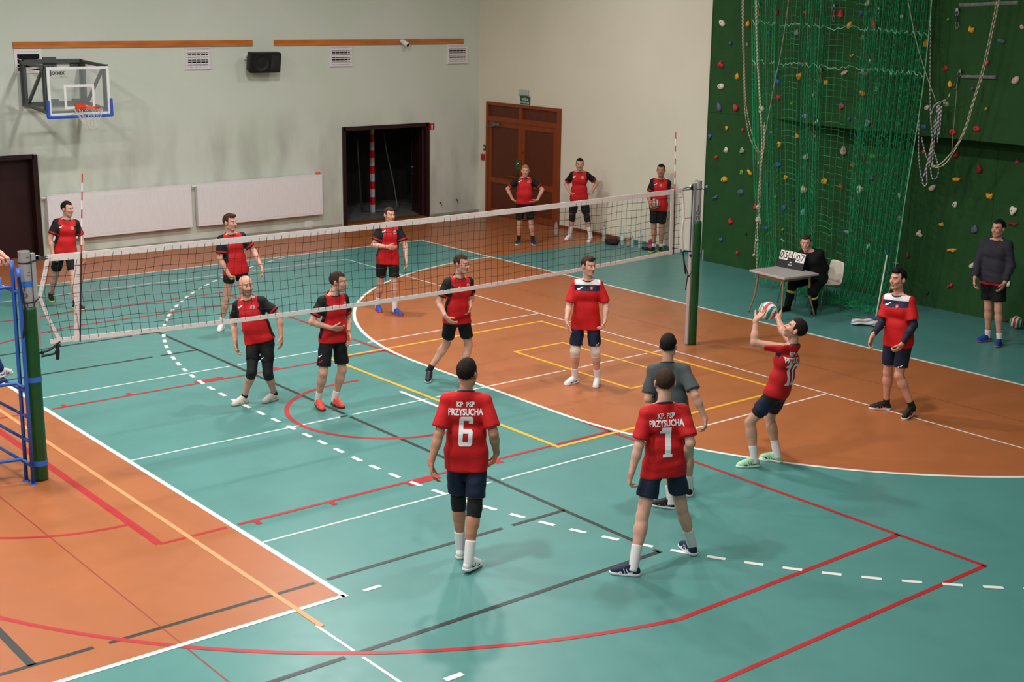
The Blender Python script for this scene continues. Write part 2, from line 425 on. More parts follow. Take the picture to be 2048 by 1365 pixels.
# ------------------------------------------------------------------ doors in the left wall
DBR = M('dark_brown_wood', rgb(40, 16, 15), .45, noise=.15, nscale=6, stretch=(4, 4, .5))
DBR2 = M('dark_maroon_door', rgb(42, 13, 14), .45, noise=.1, nscale=5, stretch=(4, 4, .5))
d1 = empty('door_1', (DX0, YW, 0)); tag(d1, kind='structure')
fr = MB(); fr.box((DX1 - .03, YW - .03, 0), (DX1 + .07, YW + T, DZ + .05)); fr.box((DX0 - .07, YW - .03, 0), (DX0 + .03, YW + T, DZ + .05)); fr.box((DX0, YW - .03, DZ - .03), (DX1, YW + T, DZ + .06))
fr.build('door_frame', DBR, d1)
dl_ = MB(); dl_.box((DX0 + .03, YW + .2, .01), (DX1 - .03, YW + .25, DZ - .03)); dleaf = dl_.build('door_leaf', DBR2, d1)
hb = MB(); hb.box((DX0 + .14, YW + .185, 1.0), (DX0 + .18, YW + .2, 1.18)); hb.cyl((DX0 + .16, YW + .17, 1.07), (DX0 + .28, YW + .17, 1.07), .011); hb.build('handle', M('steel', rgb(170, 170, 170), .3, 1.0), dleaf)

d2 = empty('door_2', (OX1, YW, 0)); tag(d2, kind='structure')
fr = MB(); fr.box((OX0 - .05, YW - .03, 0), (OX0 + .04, YW + T, OZ + .05)); fr.box((OX1 - .04, YW - .03, 0), (OX1 + .05, YW + T, OZ + .05)); fr.box((OX0, YW - .03, OZ - .04), (OX1, YW + T, OZ + .05))
fr.build('door_frame', DBR, d2)
lf = MB(); ldir = nrm((.35, 1, 0)); ln = np.array([ldir[1], -ldir[0], 0]); hinge = np.array([OX1 - .06, YW + .1, 0])
lf.obox(hinge + ldir * .45 + ZA * (OZ / 2 - .02), (ldir, ln, ZA), (.45, .022, OZ / 2 - .035)); leaf = lf.build('door_leaf', DBR, d2)
e = MB(); e.obox(hinge + ldir * .90 + ZA * (OZ / 2 - .02), (ldir, ln, ZA), (.006, .024, OZ / 2 - .04)); e.build('door_edge', M('raw_door_edge', rgb(92, 50, 28), .6), leaf)
h = MB(); hp = hinge + ldir * .86 - ln * .05 + ZA * 1.1
h.cyl(hp + ln * .03, hp, .02); h.cyl(hp - ZA * .16 + ln * .03, hp - ZA * .16, .012); h.tube([hp - ZA * .16, hp - ZA * .16 - ldir * .03, hp - ZA * .20 - ldir * .1], .01); h.build('handle', M('steel', rgb(170, 170, 170), .3, 1.0), leaf)
thr = MB(); thr.box((OX0 + .04, YW - .02, 0), (OX1 - .04, YW + T, .018)); thr.build('threshold', M('threshold_wood', rgb(120, 72, 36), .5), d2)
# store room behind the opening
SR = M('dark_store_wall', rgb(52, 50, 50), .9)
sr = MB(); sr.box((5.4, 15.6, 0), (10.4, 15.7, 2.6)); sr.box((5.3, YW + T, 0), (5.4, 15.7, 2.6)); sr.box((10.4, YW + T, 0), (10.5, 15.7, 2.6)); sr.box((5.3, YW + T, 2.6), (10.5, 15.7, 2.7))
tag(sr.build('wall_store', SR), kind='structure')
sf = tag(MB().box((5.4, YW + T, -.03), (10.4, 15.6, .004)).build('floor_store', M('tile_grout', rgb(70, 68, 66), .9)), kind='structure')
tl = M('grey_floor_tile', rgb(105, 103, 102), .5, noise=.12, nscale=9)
tm = None
for i in range(11):
    for j in range(6):
        x = 5.6 + .42 * i; y = YW + T + .22 + .42 * j
        if tm is None:
            t0 = MB().box((-.205, -.205, 0), (.205, .205, .012)).build('floor_tile', tl, sf); t0.location = (x, y, .002); tm = t0
        else:
            c = tm.copy(); COL.objects.link(c); c.parent = sf; c.location = (x, y, .002)

# ------------------------------------------------------------------ double door in the right wall
DW = M('orange_brown_wood', rgb(132, 58, 20), .42, noise=.12, nscale=5, stretch=(3, 3, .4))
DP = M('brown_door_panel', rgb(92, 40, 18), .5, noise=.15, nscale=30, stretch=(1, 1, .3))
d3 = empty('door_3', (XW, 10.92, 0)); tag(d3, kind='structure')
xa, xb = XW - .055, XW + .02
def panelY(y0, y1, z0, z1, x0=xa, x1=xb, name='rail', mat=DW, par=d3):
    return MB().box((x0, y0, z0), (x1, y1, z1)).build(name, mat, par)
fr = MB(); fr.box((xa - .02, 12.20, 0), (xb, 12.28, 2.73)); fr.box((xa - .02, 9.58, 0), (xb, 9.66, 2.73)); fr.box((xa - .02, 9.66, 2.66), (xb, 12.20, 2.73)); fr.box((xa - .02, 9.66, 2.28), (xb, 12.20, 2.40)); fr.box((xa - .02, 10.92, 2.40), (xb, 11.02, 2.66))
fr.build('door_frame', DW, d3)
for y0, y1 in ((9.66, 10.92), (11.02, 12.20)): panelY(y0, y1, 2.40, 2.66, XW - .02, xb, 'transom_panel', DP)
for y0, y1 in ((9.66, 10.93), (10.94, 12.20)):
    lf = MB(); x0, x1 = xa, XW - .005
    lf.box((x0, y0, .02), (x1, y0 + .12, 2.28)); lf.box((x0, y1 - .12, .02), (x1, y1, 2.28)); lf.box((x0, y0 + .12, 2.16), (x1, y1 - .12, 2.28)); lf.box((x0, y0 + .12, .02), (x1, y1 - .12, .16)); lf.box((x0, y0 + .12, .80), (x1, y1 - .12, .93))
    leaf = lf.build('door_leaf', DW, d3)
    for z0, z1 in ((.16, .80), (.93, 2.16)):
        MB().box((XW - .03, y0 + .12, z0), (XW - .004, y1 - .12, z1)).build('door_panel', DP, leaf)
lk = MB(); lk.box((xa - .012, 10.86, 1.60), (xa, 10.89, 1.64)); lk.box((xa - .012, 11.0, .98), (xa, 11.04, 1.22)); lk.cyl((xa - .05, 11.02, 1.08), (xa - .05, 11.15, 1.08), .012); lk.build('handle', M('brass', rgb(150, 110, 50), .35, 1.0), leaf)
cl = MB(); cl.box((xa - .06, 11.72, 2.18), (xa, 11.98, 2.25)); cl.tube([(xa - .05, 11.9, 2.17), (xa - .12, 12.15, 2.15), (xa - .03, 12.2, 2.15)], .012); cl.build('door_closer', M('grey_metal', rgb(120, 122, 124), .4, .7), d3)
pb = MB(); pb.tube([(xa - .01, 11.35, 1.02), (xa - .06, 11.35, 1.02), (xa - .06, 11.0, 1.02), (xa - .01, 11.0, 1.02)], .013); pb.build('push_bar', DW, d3)
gp = MB().box((xa - .008, 11.02, 1.2), (xa, 11.12, 1.45)).build('green_plate', M('sign_green', rgb(22, 92, 56), .5), d3)
aw = MB(); aw.prism([(-.03, -.02), (.02, .03), (.0, .04), (.045, .045), (.04, 0), (.03, .02), (-.02, -.03)], (xa - .010, 11.07, 1.33), (-YA, ZA, -XA), 0, .002); aw.build('arrow_mark', M('sign_white', rgb(230, 235, 228), .5), gp)
# ================================================================== THINGS ON THE LEFT WALL
PINE = M('varnished_pine', rgb(196, 112, 48), .45, noise=.25, nscale=3, stretch=(.5, 6, 6))
STEEL = M('steel', rgb(170, 170, 170), .3, 1.0)
BLACKP = M('black_plastic', rgb(18, 18, 19), .55)
WHITEP = M('white_plastic', rgb(232, 230, 226), .5)
WENAM = M('white_enamel', rgb(232, 226, 228), .4)
for x0, x1, lb in ((-.6, 4.515, 'long varnished pine rail on the wall above the basketball hoop'), (5.045, 10.175, 'varnished pine rail on the wall with a camera mounted on it')):
    r = MB().box((x0, YW - .035, 4.085), (x1, YW, 4.21)).build('wall_rail', PINE, origin=(x0, YW, 4.085)); tag(bevel(r, .004), lb, 'wall rail', 'pine rails on the wall')
def vent(x0, x1, z0, z1, label, cage=True, broken=False):
    v = empty('wall_vent', ((x0 + x1) / 2, YW, z0)); tag(v, label, 'vent', 'ventilation grilles under the pine rails')
    f = MB(); t = .05
    f.box((x0, YW - .03, z0), (x0 + t, YW, z1)); f.box((x1 - t, YW - .03, z0), (x1, YW, z1)); f.box((x0 + t, YW - .03, z0), (x1 - t, YW, z0 + t)); f.box((x0 + t, YW - .03, z1 - t), (x1 - t, YW, z1))
    f.build('frame', WENAM, v)
    MB().box((x0 + t, YW - .006, z0 + t), (x1 - t, YW - .002, z1 - t)).build('dark_opening', M('vent_dark', rgb(12, 12, 14), .9), v)
    n = 7
    for i in range(n):
        z = z0 + t + (z1 - z0 - 2 * t) * (i + .5) / n; k = .012 if (i % 3) else .02
        a, b = np.array([x0 + t, YW - .02, z]), np.array([x1 - t, YW - .02, z])
        if broken:
            if i in (4, 5): continue
            if i < 2: a[2] += (.03, -.03)[i]; b[2] -= (.05, .02)[i]
            if i == 3: a[2] += .05; b[2] += .04; m_ = (a + b) / 2 - ZA * .06; MB().tube([a, m_, b], .008, 5).build('louvre', WENAM, v); continue
        MB().obox((a + b) / 2, (nrm(b - a), frame_of(nrm(b - a))[0], ZA), (np.linalg.norm(b - a) / 2, .004, k)).build('louvre', WENAM, v)
    if cage:
        c = MB(); yy = YW - .055; r = .005
        for i in range(6):
            x = x0 + .02 + (x1 - x0 - .04) * i / 5; c.tube([(x, yy, z0 + .01), (x, yy, z1 - .01)], r, 5)
            z = z0 + .02 + (z1 - z0 - .04) * i / 5; c.tube([(x0, yy, z), (x1, yy, z)], r, 5)
        for x in (x0 + .02, x1 - .02):
            for z in (z0 + .03, z1 - .03): c.tube([(x, yy, z), (x, YW, z)], r, 5)
        c.build('wire_guard', WENAM, v)
vent(-.59, -.06, 3.61, 4.075, 'white wall vent with bent and missing louvres behind the hoop frame', cage=False, broken=True)
vent(2.95, 3.51, 3.61, 4.07, 'white wall vent with wire guard beside the black loudspeaker')
vent(6.44, 7.02, 3.61, 4.075, 'white wall vent with wire guard between loudspeaker and camera')
vent(9.70, 10.29, 3.62, 4.08, 'white wall vent with wire guard next to the room corner')
# floor-level vent
v = empty('wall_vent', (5.81, YW, .0)); tag(v, 'small white slotted vent low on the wall beside the store doorway', 'vent')
MB().box((5.71, YW - .012, .01), (5.91, YW, .19)).build('plate', WENAM, v)
for i in range(6): MB().box((5.73, YW - .02, .03 + .026 * i), (5.89, YW - .012, .043 + .026 * i)).build('louvre', WENAM, v)
# radiators
def radiator(x0, x1, label):
    z0, z1, y1 = .335, 1.245, YW - .045; y0 = y1 - .11
    r = empty('radiator', ((x0 + x1) / 2, y1, z0)); tag(r, label, 'radiator', 'white panel radiators')
    bevel(MB().box((x0, y0, z0), (x1, y1, z1 - .012)).build('panel', WENAM, r), .008)
    g = MB(); n = int((x1 - x0) / .036)
    for i in range(n):
        x = x0 + .03 + (x1 - x0 - .06) * (i + .5) / n
        g.add([(x - .010, y0, z0 + .05), (x + .010, y0, z0 + .05), (x + .006, y0 - .005, z0 + .065), (x - .006, y0 - .005, z0 + .065),
               (x - .010, y0, z1 - .06), (x + .010, y0, z1 - .06), (x + .006, y0 - .005, z1 - .075), (x - .006, y0 - .005, z1 - .075)],
              [(0, 1, 2, 3), (3, 2, 6, 7), (0, 3, 7, 4), (1, 5, 6, 2), (7, 6, 5, 4)])
    g.build('fins', WENAM, r)
    gr = MB()
    for i in range(int((x1 - x0) / .05)): gr.box((x0 + .01 + .05 * i, y0 + .01, z1 - .012), (x0 + .03 + .05 * i, y1 - .01, z1))
    gr.box((x0, y0, z1 - .012), (x1, y0 + .008, z1)); gr.box((x0, y1 - .008, z1 - .012), (x1, y1, z1)); gr.build('top_grille', WENAM, r)
    vv = MB(); vv.cyl((x0 - .10, (y0 + y1) / 2, z1 - .05), (x0, (y0 + y1) / 2, z1 - .05), .022); vv.build('valve', WHITEP, r)
    MB().box((x0 + .3, y1, z0 + .1), (x0 + .34, YW - .022, z1 - .1)).build('bracket', WENAM, r); MB().box((x1 - .34, y1, z0 + .1), (x1 - .3, YW - .022, z1 - .1)).build('bracket', WENAM, r)
radiator(-.2, 2.885, 'white ribbed panel radiator on the wall beside the maroon door')
radiator(3.02, 6.10, 'white ribbed panel radiator on the wall beside the store doorway')
# orange puck on the radiator
p = MB(); p.lathe([(.001, 0), (.05, 0), (.055, .02), (.05, .045), (.03, .055), (.001, .055)], (6.02, YW - .1, 1.245), 14)
tag(p.build('orange_cap', M('orange_plastic', rgb(232, 92, 44), .5), smooth=True, origin=(6.02, YW - .1, 1.245)), 'small orange plastic cap on top of the radiator end', 'cap')
# fire extinguisher sign
s = empty('fire_sign', (9.25, YW, 2.09)); tag(s, 'small red square fire extinguisher sign at the store doorway corner', 'sign')
MB().box((9.185, YW - .012, 2.09), (9.32, YW, 2.235)).build('plate', M('sign_red', rgb(200, 22, 30), .5), s)
m_ = MB(); m_.box((9.235, YW - .015, 2.115), (9.27, YW - .012, 2.20)); m_.box((9.245, YW - .015, 2.20), (9.262, YW - .012, 2.215)); m_.build('extinguisher_mark', M('sign_white', rgb(230, 235, 228), .5), s)
# hooks on the wall
for hx, hz, hl in ((9.50, .31, 'small iron hook low on the wall nearer the store doorway'), (10.0, .34, 'small iron hook low on the wall nearer the room corner')):
    k = MB(); k.lathe([(.001, 0), (.025, 0), (.02, .02), (.008, .03), (.008, .05)], (hx, YW, hz), 10, (XA, ZA, -YA)); k.tube([(hx, YW - .05, hz), (hx, YW - .06, hz - .03), (hx, YW - .05, hz - .07)], .008, 6)
    tag(k.build('wall_hook', M('dull_iron', rgb(90, 88, 84), .5, .8), smooth=True, origin=(hx, YW, hz)), hl, 'hook', 'iron wall hooks')
# loudspeaker
n_ = nrm((-.06, -.97, -.2)); rt = nrm(np.cross(n_, ZA)) * -1; rt = nrm(np.cross(ZA, n_)); up_ = np.cross(n_, rt)
c_ = at((531, 126), 1, YW - .36)
sp = empty('loudspeaker', c_); tag(sp, 'black loudspeaker on a wall bracket between the two pine rails', 'loudspeaker')
prof = [(-.21, 0), (-.20, -.02), (.20, -.02), (.21, 0)]
bx = MB(); W2, H2, D = .36, .215, .30
Vv = []
for dz, kw, kh in ((0, 1, 1), (-.03, 1.0, 1.0), (-.16, .98, .95), (-D, .55, .72)):
    Vv += [c_ + n_ * dz + rt * W2 * kw * a + up_ * H2 * kh * b for a, b in ((-1, -.9), (-.93, -1), (.93, -1), (1, -.9), (1, .9), (.93, 1), (-.93, 1), (-1, .9))]
Ff = [tuple(range(8)), tuple(range(31, 23, -1))] + [(i * 8 + (k + 1) % 8, i * 8 + k, (i + 1) * 8 + k, (i + 1) * 8 + (k + 1) % 8) for i in range(3) for k in range(8)]
bx.add(Vv, Ff); bx.build('cabinet', BLACKP, sp)
wf = MB(); wc = c_ - rt * .10
wf.lathe([(.185, .0), (.19, .012), (.17, .016), (.16, .004), (.10, -.0), (.05, .008), (.001, .012)][::1], wc, 28, (rt, up_, n_)); wf.build('woofer', M('speaker_cone', rgb(26, 26, 28), .6), sp, smooth=True)
hn = MB(); hc = c_ + rt * .235
hn.add([hc + rt * a * .105 + up_ * b * .17 + n_ * .003 for a, b in ((-1, -1), (1, -1), (1, 1), (-1, 1))] + [hc + rt * a * .045 + up_ * b * .05 + n_ * .02 for a, b in ((-1, -1), (1, -1), (1, 1), (-1, 1))],
       [(0, 1, 5, 4), (1, 2, 6, 5), (2, 3, 7, 6), (3, 0, 4, 7), (4, 5, 6, 7)]); hn.build('horn', M('speaker_horn', rgb(38, 38, 40), .5), sp)
bk = MB(); q0 = c_ - n_ * .3; bk.box((q0[0] - .06, YW - .02, q0[2] - .1), (q0[0] + .06, YW, q0[2] + .1)); bk.tube([(q0[0], YW - .02, q0[2]), q0 + n_ * .05], .03, 10); bk.build('bracket', BLACKP, sp)
cb = MB(); cb.tube([(4.345, YW - .045, 3.86), (4.37, YW - .09, 3.82), (4.40, YW - .12, 3.77), q0 + np.array([-.0, 0, .0])], .008, 6); cb.build('cable', BLACKP, sp)
so = empty('wall_socket', (4.345, YW, 3.8)); tag(so, 'white surface socket on the wall beside the loudspeaker', 'socket')
bevel(MB().box((4.295, YW - .04, 3.80), (4.395, YW, 3.915)).build('box', WHITEP, so), .008); MB().lathe([(.03, 0), (.03, .008), (.02, .008), (.02, .004), (.001, .004)], (4.345, YW - .04, 3.86), 14, (XA, ZA, -YA)).build('outlet', WENAM, so)
# camera on the rail
sc = empty('security_camera', (8.39, YW - .035, 4.15)); tag(sc, 'small white bullet security camera mounted on the pine rail', 'camera')
cd_ = nrm((.25, -.85, -.45))
MB().lathe([(.001, 0), (.045, 0), (.045, .02), (.02, .03), (.001, .03)], (8.37, YW - .035, 4.16), 16, (XA, ZA, -YA)).build('mount', WHITEP, sc, smooth=True)
fa, fb, fd = frame_of(cd_)
MB().lathe([(.001, -.05), (.04, -.05), (.055, -.02), (.055, .13), (.05, .14), (.001, .14)], (8.385, YW - .10, 4.14), 18, (fa, fb, fd)).build('housing', WHITEP, sc, smooth=True)
MB().lathe([(.045, .14), (.045, .145), (.001, .15)], (8.385, YW - .10, 4.14), 18, (fa, fb, fd)).build('lens', BLACKP, sc)

# ------------------------------------------------------------------ basketball hoop
BX, BY, BZ = .11, 11.3, 2.89
hp_ = empty('basketball_hoop', (BX, YW, 3.0)); tag(hp_, 'basketball hoop with glass backboard on a grey steel wall frame', 'basketball hoop')
FG = M('grey_frame_steel', rgb(82, 88, 86), .45, .3)
def bar(a, b, hw, hh, mb):
    a = np.asarray(a, float); b = np.asarray(b, float); fa, fb, fd = frame_of(b - a)
    mb.obox((a + b) / 2, (fa, fb, fd), (hw, hh, np.linalg.norm(b - a) / 2))
for s in (-1, 1):
    x = BX + .585 * s; t = MB()
    bar((x, YW - .06, 3.0), (x, YW - .06, 3.87), .035, .035, t); bar((x, YW - .06, 3.83), (x, BY + .04, 3.78), .03, .03, t)
    bar((x, YW - .06, 3.04), (x, BY + .04, 2.95), .03, .03, t); bar((x, BY + .07, 2.93), (x, BY + .07, 3.82), .03, .03, t)
    bar((x, YW - .25, 3.03), (x, BY + .2, 3.77), .025, .025, t); bar((x, YW - .20, 3.03), (x, YW - .20, 3.82), .022, .022, t); bar((x, BY + .22, 2.97), (x, BY + .22, 3.79), .022, .022, t)
    t.build('side_truss', FG, hp_)
for z in (3.84, 3.03):
    t = MB(); bar((BX - .585, YW - .06, z), (BX + .585, YW - .06, z), .035, .035, t); t.build('cross_bar', FG, hp_)
t = MB(); bar((BX - .585, BY + .07, 2.95), (BX + .585, BY + .07, 2.95), .025, .025, t); t.build('cross_bar', FG, hp_)
for x, z in ((.09, 3.87), (.09, 3.74), (.09, 3.06), (.62, 3.06), (.62, 3.76)):
    pl = MB(); pl.box((x - .13, YW - .02, z - .045), (x + .13, YW, z + .045)); pl_ = pl.build('mounting_plate', FG, hp_)
    for k in (-1, 0, 1): MB().lathe([(.02, 0), (.018, .012), (.001, .012)], (x + .09 * k, YW - .02, z), 8, (XA, ZA, -YA)).build('bolt', STEEL, pl_)
gl = M('backboard_glass', rgb(200, 205, 205), .05, alpha=.12)
MB().box((BX - .6, BY, BZ), (BX + .6, BY + .012, BZ + .9)).build('glass_board', gl, hp_)
def frame_rect(x0, x1, z0, z1, t, y0, y1, mb):
    mb.box((x0, y0, z0), (x0 + t, y1, z1)); mb.box((x1 - t, y0, z0), (x1, y1, z1)); mb.box((x0 + t, y0, z0), (x1 - t, y1, z0 + t)); mb.box((x0 + t, y0, z1 - t), (x1 - t, y1, z1))
m_ = MB(); frame_rect(BX - .6, BX + .6, BZ, BZ + .9, .05, BY - .008, BY + .02, m_); m_.build('board_border', WHITE_L, hp_)
m_ = MB(); frame_rect(BX - .295, BX + .295, BZ + .12, BZ + .57, .045, BY - .004, BY - .001, m_); m_.build('target_square', WHITE_L, hp_)
BLUEP = M('blue_padding', rgb(44, 84, 180), .55)
m_ = MB(); m_.box((BX - .63, BY - .04, BZ - .05), (BX + .63, BY + .05, BZ + .01)); m_.box((BX - .64, BY - .04, BZ - .04), (BX - .585, BY + .05, BZ + .30)); m_.box((BX + .585, BY - .04, BZ - .04), (BX + .64, BY + .05, BZ + .30)); bevel(m_.build('edge_padding', BLUEP, hp_), .02)
RIMO = M('orange_rim', rgb(214, 66, 28), .45)
RC = np.array([BX, BY - .16 - .225, 3.05])
rm = MB(); rm.tube([RC + np.array([.232 * math.cos(t), .232 * math.sin(t), 0]) for t in np.linspace(0, 2 * PI, 33)[:-1]], .011, 8, closed=True); rm.build('rim', RIMO, hp_, smooth=True)
rb = MB(); rb.box((BX - .1, BY - .02, 2.98), (BX + .1, BY, 3.10)); rb.add([(BX - .09, BY - .02, 3.04), (BX + .09, BY - .02, 3.04), (BX + .07, BY - .17, 3.045), (BX - .07, BY - .17, 3.045), (BX - .09, BY - .02, 2.98), (BX + .09, BY - .02, 2.98)], [(0, 1, 2, 3), (0, 3, 4), (1, 5, 2), (4, 3, 2, 5)]); rb.build('rim_bracket', RIMO, hp_)
nt_ = MB(); tip = RC + np.array([.06, -.02, -.42])
for ring in range(5):
    f0 = ring / 4
for k in range(12):
    for sgn in (1, -1):
        pts = []
        for j in range(7):
            f = j / 6; a = 2 * PI * (k + sgn * f * 1.6) / 12; rr = .228 * (1 - f) ** .8 + .035
            pts.append(RC * (1 - f) + (tip + 0) * f + np.array([rr * math.cos(a), rr * math.sin(a), 0]) * (1 if f < 1 else 1) - ZA * .03 * math.sin(PI * f) - RC * 0)
        nt_.tube(pts, .0035, 4)
nt_.tube([RC + np.array([-.2, -.1, 0]), RC + np.array([-.215, -.1, -.1]), RC + np.array([-.19, -.1, -.17]), RC + np.array([-.15, -.1, -.14]), RC + np.array([-.16, -.1, -.05]), RC + np.array([-.14, -.1, 0])], .004, 4)
nt_.build('net_cords', M('net_string', rgb(218, 214, 206), .7), hp_)
LG = M('logo_ink', rgb(36, 40, 44), .5)
flat_text('board_lettering', 'jonex', (BX - .395, BY - .003, BZ + .785), XA, ZA, .115, LG, hp_, bold=.03)
flat_text('board_lettering', 'SPORT', (BX - .28, BY - .003, BZ + .722), XA, ZA, .024, LG, hp_, spacing=1.5, bold=.01)
MB().box((BX - .55, BY - .003, BZ + .696), (BX - .18, BY - .002, BZ + .699)).build('board_lettering', LG, hp_)

# ------------------------------------------------------------------ signs by the double door
el = empty('emergency_lamp', (XW, 11.0, 2.94)); tag(el, 'small grey emergency lamp with a green light above the exit sign', 'lamp')
bevel(MB().box((XW - .06, 10.74, 2.95), (XW, 11.08, 3.08)).build('housing', M('lamp_grey', rgb(176, 180, 178), .4), el), .02)
MB().box((XW - .068, 10.98, 2.99), (XW - .06, 11.05, 3.05)).build('green_light', M('green_light', rgb(60, 200, 130), .5, emit=(rgb(60, 200, 130), .25)), el)
es = empty('exit_sign', (XW, 10.9, 2.73)); tag(es, 'green exit sign with white lettering above the double door', 'sign')
MB().box((XW - .015, 10.70, 2.745), (XW, 11.06, 2.935)).build('plate', M('sign_green', rgb(22, 92, 56), .5), es)
SW = M('sign_white', rgb(230, 235, 228), .5)
flat_text('lettering', 'WYJŚCIE', (XW - .017, 10.88, 2.865), -YA, ZA, .085, SW, es, bold=.02, xs=.85)
flat_text('lettering', 'EWAKUACYJNE', (XW - .017, 10.88, 2.785), -YA, ZA, .05, SW, es, bold=.02, xs=.85)
ps = empty('call_point_sign', (XW, 12.42, 1.53)); tag(ps, 'small green pictogram sign on the wall beside the double door', 'sign')
MB().box((XW - .01, 12.37, 1.53), (XW, 12.46, 1.67)).build('plate', M('sign_green', rgb(22, 92, 56), .5), ps); MB().prism([(-.03, -.03), (.03, 0), (-.03, .03)], (XW - .012, 12.415, 1.60), (-YA, ZA, -XA), 0, .002).build('pictogram', SW, ps)
cp = empty('fire_call_point', (XW, 12.45, 1.29)); tag(cp, 'red fire call point box on the wall beside the double door', 'call point')
bevel(MB().box((XW - .05, 12.385, 1.295), (XW, 12.51, 1.445)).build('box', M('sign_red', rgb(200, 22, 30), .5), cp), .01); MB().box((XW - .053, 12.42, 1.34), (XW - .05, 12.475, 1.40)).build('glass_plate', M('call_glass', rgb(150, 30, 34), .2), cp)
wp_ = empty('access_panel', (XW, 9.17, .3)); tag(wp_, 'white access panel low on the cream wall beside the double door', 'panel')
bevel(MB().box((XW - .03, 9.03, .24), (XW, 9.32, .82)).build('panel', M('panel_white', rgb(214, 208, 198), .6), wp_), .005); MB().box((XW - .036, 9.06, .5), (XW - .03, 9.09, .56)).build('latch', STEEL, wp_)

# things inside the store room
sg = empty('goal_post', (7.9, 13.9, 0)); tag(sg, 'red and white striped goal post standing inside the dark store room', 'goal post')
gp_ = at((745.5, 425), 2, .02); gp_[2] = 0
for i in range(11):
    z0, z1 = .02 + .19 * i, .02 + .19 * (i + 1)
    MB().box((gp_[0] - .04, gp_[1] - .04, z0), (gp_[0] + .04, gp_[1] + .04, z1)).build('stripe', M('goal_red', rgb(190, 26, 30), .4) if i % 2 else M('goal_grey', rgb(178, 180, 184), .35), sg)
sg.location = gp_; 
for ch in sg.children:
    pass
ORGs = ORG[sg]
for ch in sg.children:
    ch.location = Vector(ORGs - gp_)
fg = at((800, 425), 2, .02)
f2 = MB(); f2.tube([fg + np.array([-.75, .55, .03]), fg + np.array([-.2, .3, .03]), fg + np.array([.02, .26, .04]), fg + np.array([.10, .26, .14]), fg + np.array([.02, .3, .7]), fg + np.array([-.12, .4, 1.5]), fg + np.array([-.2, .45, 2.2])], .02, 8)
f2.tube([fg + np.array([-.75, .55, .03]), fg + np.array([-.8, .6, 1.2]), fg + np.array([-.85, .6, 2.2])], .02, 8)
tag(f2.build('storage_goal', M('goal_tube', rgb(80, 84, 90), .45, .4), smooth=True, origin=fg), 'bent grey tube goal frame leaning in the dark store room', 'goal frame')
# ================================================================== NET, POSTS, REFEREE STAND
GREENP = M('green_padding', rgb(20, 74, 36), .38, noise=.12, nscale=8)
ALU = M('aluminium', rgb(186, 184, 186), .38, .55)
BSTRAP = M('blue_strap', rgb(48, 104, 190), .6)
BCORD = M('black_cord', rgb(20, 22, 24), .7)
def post(X, inward, label, nx, ztop):
    p = empty('net_post', (X, 0, 0)); tag(p, label, 'net post', 'volleyball net posts')
    m_ = MB(); m_.lathe([(.05, .0), (.06, 0), (.06, ztop), (.054, ztop), (.054, ztop - .1), (.001, ztop - .1)], (X, 0, 0), 24); m_.build('tube', ALU, p, smooth=False)
    m_ = MB(); m_.lathe([(.062, .005), (.082, .005), (.085, .04), (.085, 1.88), (.078, 1.915), (.062, 1.915)], (X, 0, 0), 24); m_.build('padding', GREENP, p, smooth=True)
    m_ = MB(); xi = X + inward * .085; m_.box((xi - .022, -.03, 1.46 if inward > 0 else .02), (xi + .022, .03, ztop - .03)); m_.build('slide_rail', ALU, p)
    m_ = MB(); m_.box((xi + inward * .02 - .003, -.012, 1.47), (xi + inward * .02 + .003, .012, ztop - .04)); m_.build('rail_slot', M('slot_dark', rgb(50, 50, 52), .6), p)
    m_ = MB(); m_.lathe([(.008, 0), (.008, .035), (.02, .035), (.024, .05), (.018, .06), (.001, .06)], (xi - inward * .02, -.02, 1.40), 12, (YA, ZA, XA * inward)); m_.build('clamp_knob', BLACKP, p, smooth=True)
    m_ = MB(); m_.lathe([(.03, -.012), (.034, 0), (.03, .012)], (xi + inward * .06, 0, ztop - .09), 14, (XA, ZA, YA)); m_.box((xi, -.012, ztop - .115), (xi + inward * .06, .012, ztop - .065)); m_.build('pulley', STEEL, p)
    return p
pl_ = post(-5.1, 1, 'net post with green padding and blue straps beside the blue referee stand', 0, 2.50)
pr_ = post(5.0, -1, 'net post with green padding standing on the orange floor near the climbing wall', 0, 2.52)
def strap(p, X, z, mat, r=.087, h=.028, tail=True):
    m_ = MB(); m_.lathe([(r, -h), (r + .003, -h), (r + .003, h), (r, h)], (X, 0, z), 28); m_.build('strap', mat, p)
for z in (.2, 1.13): strap(pl_, -5.1, z, BSTRAP)
strap(pl_, -5.1, 2.16, BSTRAP, .062)
for z in (2.38, 1.96): strap(pl_, -5.1, z, BCORD, .062, .006)
strap(pr_, 5.0, 2.40, BCORD, .062, .006)
fcam = nrm(np.array([CAM[0] + 5.1, CAM[1], 0])); rr_ = np.array([-fcam[1], fcam[0], 0])
for P, X in ((pl_, -5.1), (pr_, 5.0)):
    fc = nrm(np.array([CAM[0] - X, CAM[1], 0])); rg = np.array([-fc[1], fc[0], 0])
    for k, chx in enumerate('jon'):
        V, F = text_mesh(chx, .02); hgt = .06 if chx != 'j' else .09; zc = 2.13 - .09 * k if X < 0 else 2.12 - .075 * k
        pts = []
        for x, y in V:
            a = x * hgt / .0605 + (-.32 if X < 0 else .35); d = fc * math.cos(a) + rg * math.sin(a); pts.append(np.array([X, 0, zc]) + d * .0612 + ZA * y * hgt)
        link_mesh('post_lettering', pts, F, M('post_ink', rgb(70, 72, 80), .5), P)
